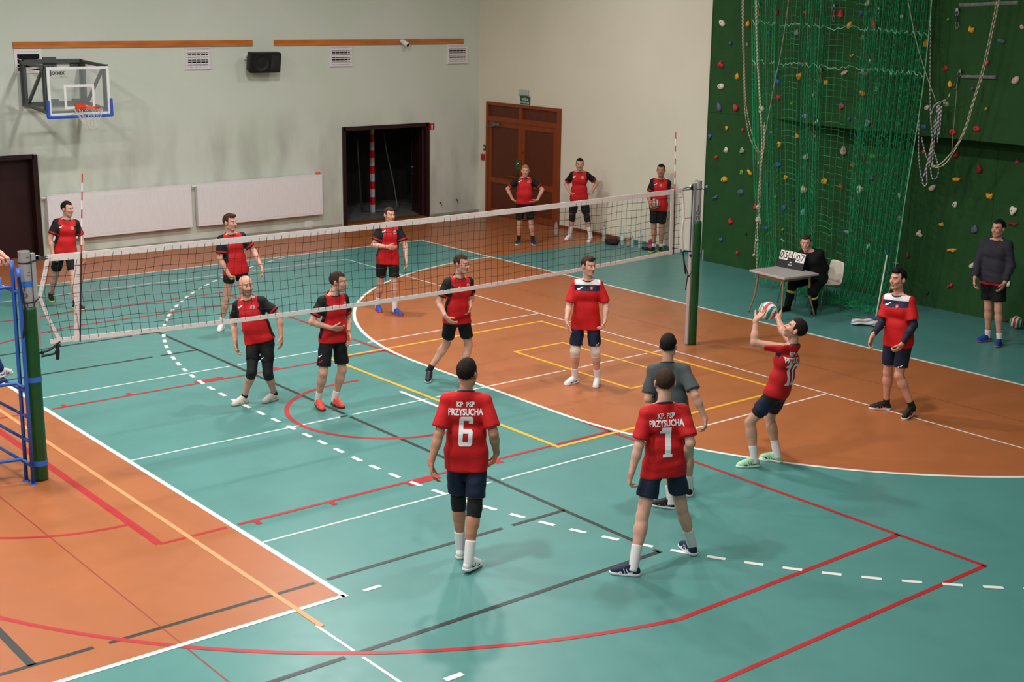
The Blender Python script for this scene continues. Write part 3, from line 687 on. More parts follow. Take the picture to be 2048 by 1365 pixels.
# scale marks
m_ = MB(); fc = nrm(np.array([CAM[0] + 5.1, CAM[1], 0])); rg = np.array([-fc[1], fc[0], 0])
for z in (2.44, 2.37, 2.28, 2.25):
    for j in range(6):
        a = .35 + j * .09; d0 = fc * math.cos(a) + rg * math.sin(a); m_.obox(np.array([-5.1, 0, z]) + d0 * .0612, (np.cross(d0, ZA), ZA, d0), (.0035, .003, .0005))
m_.build('height_marks', M('post_ink', rgb(70, 72, 80), .5), pl_)

# net
WEB = M('white_webbing', rgb(226, 214, 210), .7, noise=.06, nscale=40, bump=.2, bscale=60)
NL, NR = -4.86, 4.68
def ztop(x): return 2.432 - .035 * (1 - (x / 4.7) ** 2)
def zbot(x): return 1.478 - .105 * max(0, 1 - (x / 4.75) ** 2)
def netp(x, t):
    """t 0 top .. 1 bottom"""
    A = .015 + .10 * max(0, (1.5 - x) / 6.3); b = (t / .42 if t < .42 else (1 - .72 * (t - .42) / .58))
    dx = -A * b
    y = -.05 * math.sin(PI * t) * max(0, (2 - x) / 7)
    z = ztop(x) * (1 - t) + zbot(x) * t
    return np.array([x + dx, y, z])
net = empty('volleyball_net', (0, 0, 1.37)); tag(net, 'volleyball net with white tapes stretched across the court between two posts', 'net')
xs = np.linspace(NL, NR, 60)
def tape(name, pts, w, up, mat, par, th=.004):
    V = []; n = len(pts)
    for p, u in zip(pts, up if isinstance(up, list) else [up] * n):
        for a, b in ((-1, -1), (1, -1), (1, 1), (-1, 1)): V.append(np.asarray(p) + np.asarray(u) * w / 2 * a + YA * th * b)
    F = [(i * 4 + k, i * 4 + (k + 1) % 4, (i + 1) * 4 + (k + 1) % 4, (i + 1) * 4 + k) for i in range(n - 1) for k in range(4)] + [(0, 3, 2, 1), tuple((n - 1) * 4 + k for k in range(4))]
    return link_mesh(name, V, F, mat, par)
rs = np.random.default_rng(3)
tape('top_tape', [np.array([x, .004 * rs.normal(), ztop(x) - .035]) for x in xs], .07, ZA, WEB, net)
tape('bottom_tape', [netp(x, 1.0) + np.array([0, .003 * rs.normal(), .025]) for x in xs], .05, ZA, WEB, net)
for p0_, p1_ in (((154, 507), (153, 683)), ((1344.5, 381), (1341, 509))):
    a_, b_ = at(p0_, 1, -.008), at(p1_, 1, -.008)
    tape('side_band', [a_ * (1 - t) + b_ * t for t in np.linspace(0, 1, 4)], .055, XA, WEB, net)
le = [at((96, 513), 1, 0.), at((79, 594), 1, 0.), at((120, 682), 1, 0.)]
tape('end_tape', [le[0], (le[0] + le[1]) / 2 + XA * .005, le[1]], .045, XA, WEB, net)
tape('end_tape', [le[1], (le[2] + le[1]) / 2 - XA * .012, le[2]], .04, XA, WEB, net)
re_ = [at((1365, 378), 1, 0.), at((1368, 437), 1, 0.), at((1366, 503), 1, 0.)]
tape('end_tape', [re_[0], (re_[0] + re_[1]) / 2 + XA * .012, re_[1], (re_[1] + re_[2]) / 2 - XA * .03, re_[2]], .035, XA, WEB, net)
cm = MB(); r = .0028
for x in np.arange(NL + .04, NR - .02, .0985):
    cm.tube([netp(x, t) for t in np.linspace(.03, .985, 9)], r, 4, cap=False)
for t in np.linspace(0.03, .97, 10)[1:-1]:
    cm.tube([netp(x, t) + np.array([0, 0, .008 * math.sin(x * 9 + t * 7)]) for x in np.linspace(NL, NR, 96)], r, 4, cap=False)
tag(cm.build('mesh_cords', BCORD, net), kind='stuff')
MB().tube([(-5.0, 0, 2.41), le[0]], .006, 6).build('tension_cord', BCORD, net); MB().tube([(-5.1, -.065, 2.38), (-5.03, -.04, 2.39), le[0] - ZA * .02], .007, 6).build('tension_cord', BCORD, net)
MB().tube([(-5.04, -.065, 1.965), le[1]], .007, 6).build('tension_cord', BCORD, net); MB().tube([(-5.0, -.02, 1.40), (-4.9, -.02, 1.42), le[2] - ZA * .01], .012, 6).build('tension_cord', BCORD, net); MB().tube([(-5.0, -.02, 1.36), (-4.86, -.02, 1.37), le[2] - ZA * .04], .012, 6).build('tension_cord', BCORD, net); MB().tube([le[2] - ZA * .04 + XA * -.04, le[2] - ZA * .1 + XA * -.03, le[2] - ZA * .2 + XA * -.04], .02, 6).build('tension_cord', BCORD, net)
MB().tube([(4.9, 0, 2.43), (4.78, 0, 2.435), re_[0]], .006, 6).build('tension_cord', BCORD, net); MB().tube([(4.94, -.02, 2.40), re_[0] - ZA * .02], .006, 6).build('tension_cord', BCORD, net); MB().tube([(4.9, 0, 1.97), re_[1]], .004, 6).build('tension_cord', BCORD, net); MB().tube([(4.92, -.02, 1.46), re_[2]], .01, 6).build('tension_cord', BCORD, net)
MB().tube([re_[2], re_[2] + np.array([.03, -.02, -.2]), re_[2] + np.array([.12, -.03, -.4]), re_[2] + np.array([.22, -.02, -.25]), (4.93, -.03, 1.44)], .009, 6).build('tension_cord', BCORD, net)
MB().tube([re_[2], re_[2] + np.array([.02, -.03, -.25]), re_[2] + np.array([.05, -.03, -.35])], .012, 6).build('tension_cord', BCORD, net); MB().tube([re_[2] + np.array([.1, -.03, -.35]), re_[2] + np.array([.06, -.03, -.6])], .009, 6).build('tension_cord', BCORD, net)
MB().tube([(5.06, -.03, 2.40), (5.1, -.05, 2.38), (5.11, -.05, 2.30)], .007, 6).build('tension_cord', BCORD, net)
for (tp_, bt_), lb in ((((164.5, 347.5), (160.5, 684)), 'red and white striped net antenna leaning beside the post with the referee stand'), (((1351.5, 265), (1347.3, 509)), 'red and white striped net antenna beside the post near the climbing wall')):
    a, b = at(tp_, 1, -.012), at(bt_, 1, -.012)
    an = empty('net_antenna', b); tag(an, lb, 'antenna', 'net antennas')
    L = np.linalg.norm(a - b); top0 = .955 / 1.8
    MB().cyl(b, b + (a - b) * top0, .007, n=8).build('dark_rod', M('antenna_dark', rgb(30, 26, 32), .5), an)
    k = 9; 
    for i in range(k):
        f0, f1 = top0 + (1 - top0) * i / k, top0 + (1 - top0) * (i + 1) / k
        MB().cyl(b + (a - b) * f0, b + (a - b) * f1, .0075, n=8).build('stripe', M('antenna_red', rgb(206, 40, 40), .5) if (i + 1) % 2 == 1 else M('antenna_white', rgb(235, 230, 226), .5), an)

# referee stand
BLUE = M('blue_paint', rgb(42, 92, 178), .32, spec=.6)
st = empty('referee_stand', (-5.6, 0, 0)); tag(st, 'blue tubular referee stand strapped to the padded net post', 'referee stand')
A0, B0 = np.array([-5.235, .05, 0]), np.array([-5.215, -.10, 0])
def tb(pts, r=.019, name='frame_tube'): MB().tube(pts, r, 10).build(name, BLUE, st, smooth=True)
Bd = nrm(at((0, 858), 2, .44) - (B0 + ZA * .47)); Bd[2] = 0; Bd = nrm(Bd)
Ad = nrm(np.array([-1.0, .25, 0])); BE = B0 + Bd * 1.15; AE = A0 + Ad * 1.15
tA, tB = np.array([-5.21, .06, 2.28]), np.array([-5.19, -.06, 2.22])
for p, t_ in ((A0, tA), (B0, tB)):
    tb([p, p * .5 + t_ * .5, t_, t_ + ZA * .12], .021, 'upright')
for p in (A0, B0): MB().lathe([(.001, 0), (.045, 0), (.04, .01), (.022, .014)], p, 16).build('foot_plate', BLUE, st)
for p in (AE, BE):
    tb([p, np.array([p[0] + .1, p[1] * .8, 1.1]), np.array([p[0] + .18, p[1] * .7, 2.1])], .021, 'upright'); MB().lathe([(.001, 0), (.045, 0), (.04, .01), (.022, .014)], p, 16).build('foot_plate', BLUE, st)
def lerp(p0, p1, z): return p0 + (p1 - p0) * (z / p1[2])
for z in (.20, .47, .74, 1.02):
    b0 = lerp(B0, tB, z); tb([b0, b0 + (BE - B0) * .97 + np.array([.01, 0, 0])], .018, 'rung')
a0, b0 = lerp(A0, tA, .22), lerp(B0, tB, .22); tb([b0 + np.array([-.01, .03, .0]), a0 + np.array([-.03, .03, .02]), a0 + (AE - A0) * .97], .018, 'rung')
a0, b0 = lerp(A0, tA, 1.06), lerp(B0, tB, 1.06); tb([b0 + np.array([-.01, .03, .0]), a0 + np.array([-.03, .03, .02]), a0 + (AE - A0) * .97], .018, 'rung')
for p, t_, E_ in ((A0, tA, AE), (B0, tB, BE)):
    q0 = lerp(p, t_, 2.08 if p is B0 else 2.12); tb([q0, q0 + (E_ - p) * .9], .018, 'hand_rail')
pz = 1.04; pc = (B0 + BE) / 2 * .5 + (A0 + AE) / 2 * .5
pf = MB(); pf.add([(*(B0 + (BE - B0) * .40)[:2], pz), (*(A0 + (AE - A0) * .40)[:2], pz), (*(AE)[:2], pz), (*(BE)[:2], pz)] + [(*(B0 + (BE - B0) * .40)[:2], pz + .03), (*(A0 + (AE - A0) * .40)[:2], pz + .03), (*(AE)[:2], pz + .03), (*(BE)[:2], pz + .03)], [(0, 1, 2, 3), (7, 6, 5, 4), (0, 4, 5, 1), (1, 5, 6, 2), (2, 6, 7, 3), (3, 7, 4, 0)])
pf.build('platform', M('platform_dark', rgb(40, 60, 110), .6), st)
ct = MB(); ct.tube([(-5.2, -.09, 2.25), (-5.17, -.13, 1.9), (-5.18, -.12, 1.75), (-5.2, -.08, 1.6)], .012, 6); ct.build('cord', BCORD, st)
# ================================================================== CLIMBING WALL
GWALL = M('green_textured_board', rgb(27, 72, 28), .85, noise=.14, nscale=2.5, bump=.5, bscale=120)
GDARK = M('green_board_edge', rgb(40, 70, 40), .9, noise=.3, nscale=30)
XC = 10.35
cwl = empty('climbing_wall', (XC, 0, 0)); tag(cwl, 'dark green climbing wall of textured panels with an overhanging upper section', 'climbing wall')
def prot(y):  # how far the upper section stands out
    return 0.0 if y > 3.14 else min(.60, (3.14 - y) * .33)
ys = [4.78, 3.14, 2.3, 1.33, -.05, -1.65, -3.25, -4.85, -6.45, -8.05]
ZS = 3.0
for i in range(len(ys) - 1):
    y1, y0 = ys[i], ys[i + 1]; g = .002
    MB().box((XC, y0 + g, 0), (XW, y1 - g, ZS - .004)).build('wall_panel', GWALL, cwl)
    m_ = MB(); pa, pb_ = prot(y1), prot(y0)
    V = []
    for y, p_ in ((y1 - g, pa), (y0 + g, pb_)):
        V += [(XC - p_, y, ZS), (XW, y, ZS), (XW, y, 6.2), (XC - p_ * 1.15, y, 6.2), (XC - p_ * 1.06, y, 4.2)]
    m_.add(V, [(0, 1, 2, 3, 4), (9, 8, 7, 6, 5), (0, 5, 6, 1), (1, 6, 7, 2), (2, 7, 8, 3), (3, 8, 9, 4), (4, 9, 5, 0)]); m_.build('wall_panel', GWALL, cwl)
CHALK = M('chalky_batten', rgb(120, 118, 116), .9, noise=.3, nscale=20)
m_ = MB(); 
for (a, b) in (((1580, 127), (1748, 148)), ((1935, 153), (2003, 154)), ((1930, 10), (2048, 5))):
    pa_, pb2 = at(a, 0, XC - .5), at(b, 0, XC - .5); pa_[0] = XC - prot(pa_[1]) * 1.06 - .01; pb2[0] = XC - prot(pb2[1]) * 1.06 - .01
    MB().tube([pa_, pb2], .03, 6).build('chalky_edge', CHALK, cwl)
# edge strip at the left side of the climbing wall
MB().box((XC - .006, 4.772, 0), (XW, 4.80, 6.2)).build('edge_board', GDARK, cwl)

def wall_x(y, z):
    if z < ZS: return XC
    return XC - prot(y) * (1.0 + (.06 * min(1, (z - 3) / 1.2)) + (.09 * max(0, (z - 4.2) / 2)))
def on_wall(px, off=0.0):
    x = XC
    for _ in range(6):
        p = at(px, 0, x - off); x = wall_x(p[1], p[2])
    return at(px, 0, x - off)
# climbing holds --------------------------------------------------------------
def noise_dirs(n, seed):
    r = np.random.default_rng(seed); return r.normal(size=(n, 3)), r.uniform(-1, 1, n)
def hold_mesh(kind, seed):
    bm = bmesh.new(); bmesh.ops.create_icosphere(bm, subdivisions=3, radius=1.0)
    V = np.array([v.co[:] for v in bm.verts]); F = [tuple(v.index for v in f.verts) for f in bm.faces]; bm.free()
    D, A = noise_dirs(7, seed)
    k = np.ones(len(V))
    for d, a in zip(D, A): k += .13 * a * np.sin(2.2 * V @ d + a * 3)
    P = V * k[:, None]
    sc = {'jug': (.55, .9, .62), 'pocket': (.5, .62, .78), 'crimp': (.42, 1.0, .42), 'knob': (.6, .62, .6), 'fang': (.6, .6, .95), 'horn': (.6, .85, .8), 'star': (.5, .8, .8)}[kind]
    P = P * np.array(sc)
    if kind in ('jug', 'pocket'):   # a finger hole in the front
        c = np.array([-.55, 0, .12]); rr = .30 if kind == 'pocket' else .34; dd = np.linalg.norm((P - c) * np.array([.6, 1, 1]), axis=1)
        P[:, 0] += np.clip((rr - dd) / rr, 0, 1) ** .7 * .55
    if kind == 'horn':
        t = np.clip((P[:, 2] - .2), 0, 1); P[:, 1] += np.sign(P[:, 1]) * t * .5; P[:, 2] -= np.exp(-(P[:, 1] / .25) ** 2) * t * .8
    if kind == 'star':
        a = np.arctan2(P[:, 2], P[:, 1]); P[:, 1:] *= (1 + .16 * np.cos(3 * a + seed) + .07 * np.cos(5 * a))[:, None]
    if kind == 'fang': P[:, 1] *= (1 - .45 * np.clip(P[:, 2], -1, 1)); P[:, 0] *= (1 - .25 * np.clip(P[:, 2], -1, 1))
    P[:, 0] = np.minimum(P[:, 0], .12)
    me = bpy.data.meshes.new('climbing_hold'); me.from_pydata(P.tolist(), [], F); me.polygons.foreach_set('use_smooth', np.ones(len(F), bool)); me.materials.append(None); me.update()
    return me
HK = ['jug', 'pocket', 'crimp', 'knob', 'fang', 'horn', 'star']
HM = {k: [hold_mesh(k, 11 * i + j) for j in range(2)] for i, k in enumerate(HK)}
bolt_me = MB().lathe([(.13, 0), (.13, .06), (.07, .06), (.07, .02), (.001, .02)], (0, 0, 0), 10, (YA, ZA, -XA))
HC = {'white': rgb(226, 214, 200), 'cream': rgb(214, 200, 176), 'pale pink': rgb(206, 172, 164), 'red': rgb(196, 44, 48), 'dark red': rgb(128, 36, 36), 'orange': rgb(206, 96, 40),
      'yellow': rgb(224, 160, 40), 'blue': rgb(60, 98, 150), 'light blue': rgb(128, 156, 186), 'slate grey': rgb(84, 96, 116), 'grey': rgb(140, 146, 142), 'pale green': rgb(132, 160, 118),
      'green': rgb(104, 160, 72), 'magenta': rgb(186, 50, 106), 'black': rgb(38, 50, 52)}
HOLDS = [l.split(',') for l in '''1445,45,white,jug,11|1497,47,yellow,fang,8|1462,87,slate grey,knob,8|1495,89,grey,pocket,6|1442,129,red,star,11|1475,154,yellow,horn,9|1442,172,white,jug,11|1440,213,slate grey,fang,11|1472,215,red,fang,10|1511,135,dark red,jug,12|1555,25,dark red,pocket,9|1612,27,red,pocket,9|1539,66,blue,knob,8|1594,66,grey,horn,9|1555,147,blue,fang,10|1557,163,blue,horn,11|1599,153,yellow,star,11|1557,195,red,star,9|1628,191,pale green,knob,8|1584,208,green,knob,7|1736,5,cream,fang,9|1683,27,red,fang,11|1723,27,blue,pocket,8|1701,49,yellow,fang,9|1749,45,red,fang,12|1804,33,cream,star,7|1726,75,green,pocket,9|1852,87,yellow,fang,10|1705,111,yellow,crimp,7|1741,122,pale pink,knob,7|1690,146,pale pink,crimp,10|1653,165,yellow,horn,9|1725,187,yellow,jug,10|1754,179,pale green,pocket,9|1684,212,magenta,star,10|1854,215,white,jug,8|1897,39,green,knob,7|1944,59,yellow,horn,11|2045,54,pale pink,pocket,9|2004,82,slate grey,crimp,11|1974,125,red,jug,8|1891,137,red,pocket,10|2031,160,pale pink,jug,12|1901,168,yellow,fang,9|1946,178,slate grey,knob,8|1973,218,yellow,knob,7|1893,209,pale green,jug,10|1454,256,yellow,star,7|1487,260,red,knob,7|1420,273,blue,star,8|1452,300,white,pocket,10|1485,301,pale green,star,10|1434,315,red,knob,8|1483,345,green,pocket,9|1500,345,yellow,crimp,9|1518,326,yellow,pocket,6|1449,360,yellow,jug,11|1415,374,light blue,knob,7|1482,385,slate grey,jug,10|1431,396,blue,crimp,11|1523,218,cream,star,12|1543,265,grey,knob,7|1611,233,light blue,jug,10|1559,289,yellow,star,10|1595,272,yellow,fang,8|1613,314,pale pink,horn,11|1556,329,blue,horn,10|1609,337,slate grey,pocket,7|1572,355,yellow,star,8|1536,369,blue,knob,7|1608,380,cream,star,12|1552,394,yellow,knob,6|1588,399,blue,knob,6|1568,415,blue,star,9|1634,243,cream,pocket,7|1632,273,grey,knob,6|1699,239,blue,knob,8|1736,246,light blue,star,11|1801,248,yellow,knob,6|1848,254,blue,jug,9|1688,301,pale pink,fang,12|1745,313,yellow,jug,8|1705,331,orange,star,7|1850,303,orange,knob,10|1649,363,yellow,horn,11|1743,355,slate grey,star,10|1682,373,red,star,9|1720,379,cream,star,13|1799,391,cream,pocket,8|1906,265,red,jug,11|1954,256,red,jug,10|1915,309,dark red,fang,10|2034,324,magenta,pocket,8|1960,336,dark red,fang,12|1914,359,yellow,crimp,11|1867,376,pale pink,fang,11|1980,392,yellow,horn,12|1911,409,white,pocket,11|2027,421,white,star,14|1462,443,red,horn,9|1443,479,blue,horn,7|1493,468,black,knob,6|1476,506,red,knob,8|1532,455,blue,jug,8|1512,413,red,fang,8|1607,424,light blue,fang,9|1566,460,yellow,knob,6|1566,481,pale pink,crimp,7|1622,469,black,knob,7|1744,408,grey,knob,6|1799,437,grey,star,9|1695,464,grey,crimp,9|1738,493,white,fang,8|1839,468,cream,star,11|1817,510,dark red,fang,8|1729,580,dark red,crimp,8|1793,527,grey,crimp,8|1854,585,black,horn,8|1884,449,yellow,horn,8|1950,460,slate grey,horn,12|2026,448,dark red,crimp,15|1904,501,yellow,crimp,14|1946,531,cream,fang,9|1901,572,red,crimp,11|2016,569,white,horn,9|2011,640,dark red,crimp,8'''.split('|')]
WORD = {'jug': 'rounded jug', 'pocket': 'pocketed', 'crimp': 'flat narrow', 'knob': 'small knob', 'fang': 'pointed', 'horn': 'two-horned', 'star': 'lobed'}
bolt0 = None
def hold_place(x, y):
    zone = 'behind the net' if 1508 < x < 1850 else ('by the white rope' if x <= 1508 else 'near the rope hank')
    if x > 1870 and y > 420: zone = 'by the sweatshirt man'
    lev = 'under the overhang' if 245 < y < 330 and x > 1620 else ('above the overhang' if y <= 245 else ('at mid height' if y < 400 else 'low down'))
    return lev, zone
HP = [(float(h[0]), float(h[1]), h[2]) for h in HOLDS]
def near_col(x, y): return min((((x - a) ** 2 + (y - b) ** 2, c) for a, b, c in HP if (a, b) != (x, y)))[1]
HLAB = {}
def hold_label(hx, hy, hc, hk, hs):
    lev, zone = hold_place(hx, hy); base = '%s %s hold %s %s' % (hc, WORD[hk], lev, zone)
    return base
for h_ in HOLDS: k_ = hold_label(float(h_[0]), float(h_[1]), h_[2], h_[3], 0); HLAB[k_] = HLAB.get(k_, 0) + 1
for hx, hy, hc, hk, hs in HOLDS:
    hx, hy, hs = float(hx), float(hy), float(hs)
    p = on_wall((hx, hy)); mpp = dist_m_per_px(p); j = random.randint(0, 1)
    o = bpy.data.objects.new('climbing_hold', HM[hk][j]); COL.objects.link(o); o.location = p - XA * .012
    k = hs * mpp * .74
    o.scale = (k, k, k); o.rotation_euler = (random.uniform(-.7, .7), 0, 0)
    o.material_slots[0].link = 'OBJECT'; o.material_slots[0].material = M('hold_' + hc.replace(' ', '_'), HC[hc], .7, noise=.15, nscale=3)
    lb_ = hold_label(hx, hy, hc, hk, hs)
    if HLAB[lb_] > 1:
        full = lb_ + ', by a ' + near_col(hx, hy) + ' one'
        tw = [float(h[4]) for h in HOLDS if hold_label(float(h[0]), float(h[1]), h[2], h[3], 0) + ', by a ' + near_col(float(h[0]), float(h[1])) + ' one' == full]
        lb_ = full if len(tw) == 1 else ('bigger ' if hs >= max(tw) else 'smaller ') + full
    tag(o, lb_, 'climbing hold', 'holds on the climbing wall')
    b = MB() if bolt0 is None else None
    if bolt0 is None:
        bo = link_mesh('bolt', bolt_me.v, bolt_me.f, M('bolt_dark', rgb(40, 40, 42), .5, .7)); bolt0 = bo
    else:
        bo = bolt0.copy(); COL.objects.link(bo)
    bo.parent = o; bo.location = (-.5 if hk not in ('crimp',) else -.42, .05, -.05)

# quickdraws ------------------------------------------------------------------
QD = [((1517, 8), (1518, 40), 'red', 'quickdraw hanging at the edge of the net beside the white ropes'), ((1668, 12), (1667, 43), 'red', 'quickdraw with red sling seen through the middle of the net'), ((1757, 17), (1753, 42), 'red', 'quickdraw with red sling above a red hold behind the net'),
      ((1641, 140), (1641, 166), 'red', 'quickdraw hanging under the chalky ledge behind the net'), ((1914, 20), (1914, 57), 'steel', 'plain steel quickdraw above the yellow two-horned hold'), ((1920, 143), (1908, 178), 'steel', 'steel quickdraw holding the rope hank beside a yellow hold')]
def carabiner(c, d, mb):
    a = nrm(np.cross(d, XA)); c = np.asarray(c); L, W_ = .05, .028
    mb.tube([c + d * L * math.cos(t) + a * W_ * math.sin(t) for t in np.linspace(0, 2 * PI, 17)[:-1]], .006, 5, closed=True)
for a, b, col, lb in QD:
    pa_, pb2 = on_wall(a, .05), on_wall(b, .05); d = nrm(pb2 - pa_)
    qd = empty('quickdraw', pa_); tag(qd, lb, 'quickdraw', 'quickdraws on the climbing wall')
    m_ = MB(); carabiner(pa_ + d * .04, d, m_); m_.build('carabiner', STEEL, qd); m_ = MB(); carabiner(pb2 - d * .05, d, m_); m_.build('carabiner', STEEL, qd)
    MB().obox((pa_ + pb2) / 2, (d, nrm(np.cross(d, XA)), XA), (np.linalg.norm(pb2 - pa_) / 2 - .08, .012, .005)).build('sling', M('sling_red', rgb(190, 50, 40), .7) if col == 'red' else M('sling_black', rgb(30, 34, 36), .7), qd)
    m_ = MB(); m_.box(pa_ + np.array([-.004, -.02, -.02]), pa_ + np.array([.055, .02, .03])); m_.build('hanger_plate', STEEL, qd)

# ropes -----------------------------------------------------------------------
def rope_mat(name, c1, c2, sc):
    m = M(name, c1, .8); nt = m.node_tree; b = nt.nodes['Principled BSDF']
    tc = nt.nodes.new('ShaderNodeTexCoord'); w_ = nt.nodes.new('ShaderNodeTexWave'); w_.inputs['Scale'].default_value = sc; w_.bands_direction = 'DIAGONAL'
    nt.links.new(tc.outputs['Object'], w_.inputs['Vector']); mx = nt.nodes.new('ShaderNodeMix'); mx.data_type = 'RGBA'; mx.inputs['A'].default_value = c1; mx.inputs['B'].default_value = c2
    nt.links.new(w_.outputs['Fac'], mx.inputs['Factor']); nt.links.new(mx.outputs['Result'], b.inputs['Base Color']); return m
RW = rope_mat('white_rope', rgb(206, 196, 172), rgb(120, 112, 92), 9); RG_ = rope_mat('grey_rope', rgb(196, 190, 190), rgb(70, 70, 76), 9); THIN = M('thin_cord', rgb(150, 150, 130), .8)
def smooth_path(P, n=6):
    P = [np.asarray(p, float) for p in P]; out = []
    for i in range(len(P) - 1):
        p0, p1, p2, p3 = P[max(i - 1, 0)], P[i], P[i + 1], P[min(i + 2, len(P) - 1)]
        for k in range(n):
            t = k / n; out.append(.5 * (2 * p1 + (p2 - p0) * t + (2 * p0 - 5 * p1 + 4 * p2 - p3) * t * t + (3 * p1 - p0 - 3 * p2 + p3) * t ** 3))
    return out + [P[-1]]
def rope(strands, label, mat, X=9.95, r=.010, cat='rope'):
    e = None
    for pts in strands:
        P = smooth_path([at(p[:2], 0, X - (p[2] if len(p) > 2 else 0)) for p in pts])
        if e is None: e = empty('climbing_rope', P[-1]); tag(e, label, cat, 'ropes on the climbing wall')
        MB().tube(P, r, 6).build('strand', mat, e, smooth=True)
    return e
rope([[(1484, -90), (1485, 60), (1488, 170), (1490, 220), (1497, 265), (1506, 290), (1517, 307)], [(1487, -90), (1488, 60), (1490, 170), (1493, 215), (1502, 260), (1512, 292), (1521, 306)]], 'doubled white rope hanging in a curve at the open end of the wall', RW)
k_ = rope([[(1510, -90), (1512, 60), (1516, 150), (1521, 230), (1524, 300), (1520, 380), (1519, 420), (1513, 455), (1511, 480), (1509, 510)], [(1513, -90), (1514, 70), (1518, 160), (1523, 240), (1522, 320), (1517, 390), (1516, 430), (1515, 470), (1514, 510), (1514, 540), (1520, 549), (1533, 548)], [(1529, 245), (1527, 290), (1523, 330), (1520, 390), (1518, 440), (1521, 445), (1517, 420)], [(1526, 250), (1530, 280), (1524, 320), (1522, 345)]], 'knotted white rope bundle hanging down to the floor beside the net', RW, X=9.2)
for kx, ky, kr in ((1508, 511, 3), (1515, 481, 3), (1517, 415, 5), (1516, 440, 5)):
    c = at((kx, ky), 0, 9.2); MB().lathe([(.001, -kr), (kr * .7, -kr * .7), (kr, 0), (kr * .7, kr * .7), (.001, kr)], (0, 0, 0), 10)
    mpp = dist_m_per_px(c); R_ = kr * mpp * 1.2; MB().lathe([(.001, -R_), (R_ * .7, -R_ * .7), (R_, 0), (R_ * .7, R_ * .7), (.001, R_)], c, 10).build('knot', RW, k_, smooth=True)
rope([[(1581, -90), (1577, 0), (1561, 110), (1550, 160), (1540, 215), (1530, 270), (1526, 300)]], 'thin pale cord running slantwise across the net to the knotted rope', THIN, X=9.15, r=.007)
rope([[(1862, -90), (1861, 60), (1860, 170), (1861, 230), (1864, 270), (1866, 300), (1864, 335)]], 'single grey rope hanging straight beside the net edge', RG_, X=9.5)
rope([[(1812, -20), (1832, 80), (1853, 150), (1872, 202)]], 'thin cord slanting from the net towards the rope hank', THIN, r=.007, X=9.2)
rope([[(2006, -60), (1998, 0), (1984, 70), (1967, 145), (1948, 205), (1933, 255), (1915, 292), (1893, 325), (1875, 335), (1862, 331)], [(2002, -60), (1994, 0), (1980, 70), (1963, 145), (1945, 205), (1930, 255), (1911, 294), (1888, 322), (1872, 332), (1862, 328)]], 'doubled white rope swinging in a long loop to the hank', RW, X=9.45)
rope([[(1838, 240), (1837, 300), (1840, 340), (1845, 358), (1852, 335), (1862, 290), (1870, 240), (1878, 212)], [(1843, 275), (1850, 305), (1856, 320)], [(1846, 355), (1845, 365), (1849, 372), (1854, 365), (1853, 340), (1858, 310)], [(1861, 335), (1864, 355), (1869, 358), (1876, 350), (1876, 330), (1867, 300)], [(1866, 325), (1867, 300), (1870, 260), (1874, 215), (1882, 205)], [(1875, 285), (1877, 250), (1880, 214)], [(1878, 270), (1881, 245), (1883, 212)], [(1863, 228), (1868, 212), (1880, 204), (1895, 198), (1900, 185)], [(1855, 330), (1862, 300), (1866, 262), (1871, 232), (1877, 210)], [(1858, 335), (1866, 290), (1874, 250), (1879, 210)]], 'coiled grey rope hank hanging from a quickdraw on the wall', RG_, r=.011, X=9.52)
rope([[(1915, 155), (1911, 215), (1906, 270), (1903, 310)]], 'thin straight cord hanging beside the rope hank', THIN, r=.005, X=9.55)

# green safety net -------------------------------------------------------------
NETG = M('green_net_cord', rgb(30, 146, 94), .7); NETB = M('pale_green_cord', rgb(120, 190, 150), .7)
sn = empty('safety_net', (9.8, 1.4, 0)); tag(sn, 'green safety net hanging in folds in front of the climbing wall', 'safety net')
DEN = [(1505, 1.5), (1556, 1.6), (1562, .6), (1614, .5), (1620, 1.6), (1664, 1.7), (1670, .33), (1736, .36), (1744, 2.0), (1800, 2.4), (1845, 2.5), (1862, 2.2)]
xs_ = np.linspace(1505, 1862, 900); dn = np.interp(xs_, [d[0] for d in DEN], [d[1] for d in DEN]); cum = np.cumsum(dn); cum /= cum[-1]
NC = 104
colx = np.interp(np.linspace(0, 1, NC), cum, xs_)
rg3 = np.random.default_rng(5)
z_hi, z_lo = 6.1, .12
ph = np.cumsum(rg3.uniform(.5, 1.3, NC))
XN = 9.42; YN0, YN1 = at((1505, 0), 0, XN)[1], at((1862, 0), 0, XN)[1]
def netpos(i, z):
    f = np.clip((5.17 - z) / 5.0, -.2, 1)
    px = colx[i]; xb_ = 1558 + (px - 1505) / 357 * (1829 - 1558)
    pxx = px + (xb_ - px) * max(0, f) ** 1.5
    y = np.interp(pxx, [1505, 1862], [YN0, YN1])
    xo = XN + .10 * math.sin(ph[i] * 1.1) + .04 * math.sin(ph[i] * 2.7 + z)
    y += .012 * math.sin(ph[i] * 3 + z * 2.0) + (xo - XN) * .8
    if z < .45: xo -= (.45 - z) * .5
    return np.array([xo, y, z])
vc = MB(); zsn = np.linspace(z_lo, z_hi, 14)
for i in range(NC): vc.tube([netpos(i, z) for z in zsn], .0048, 3, cap=False)
tag(vc.build('hanging_cords', NETG, sn), kind='stuff')
hc_ = MB(); bc_ = MB()
zrows = np.arange(z_lo, z_hi, .125)
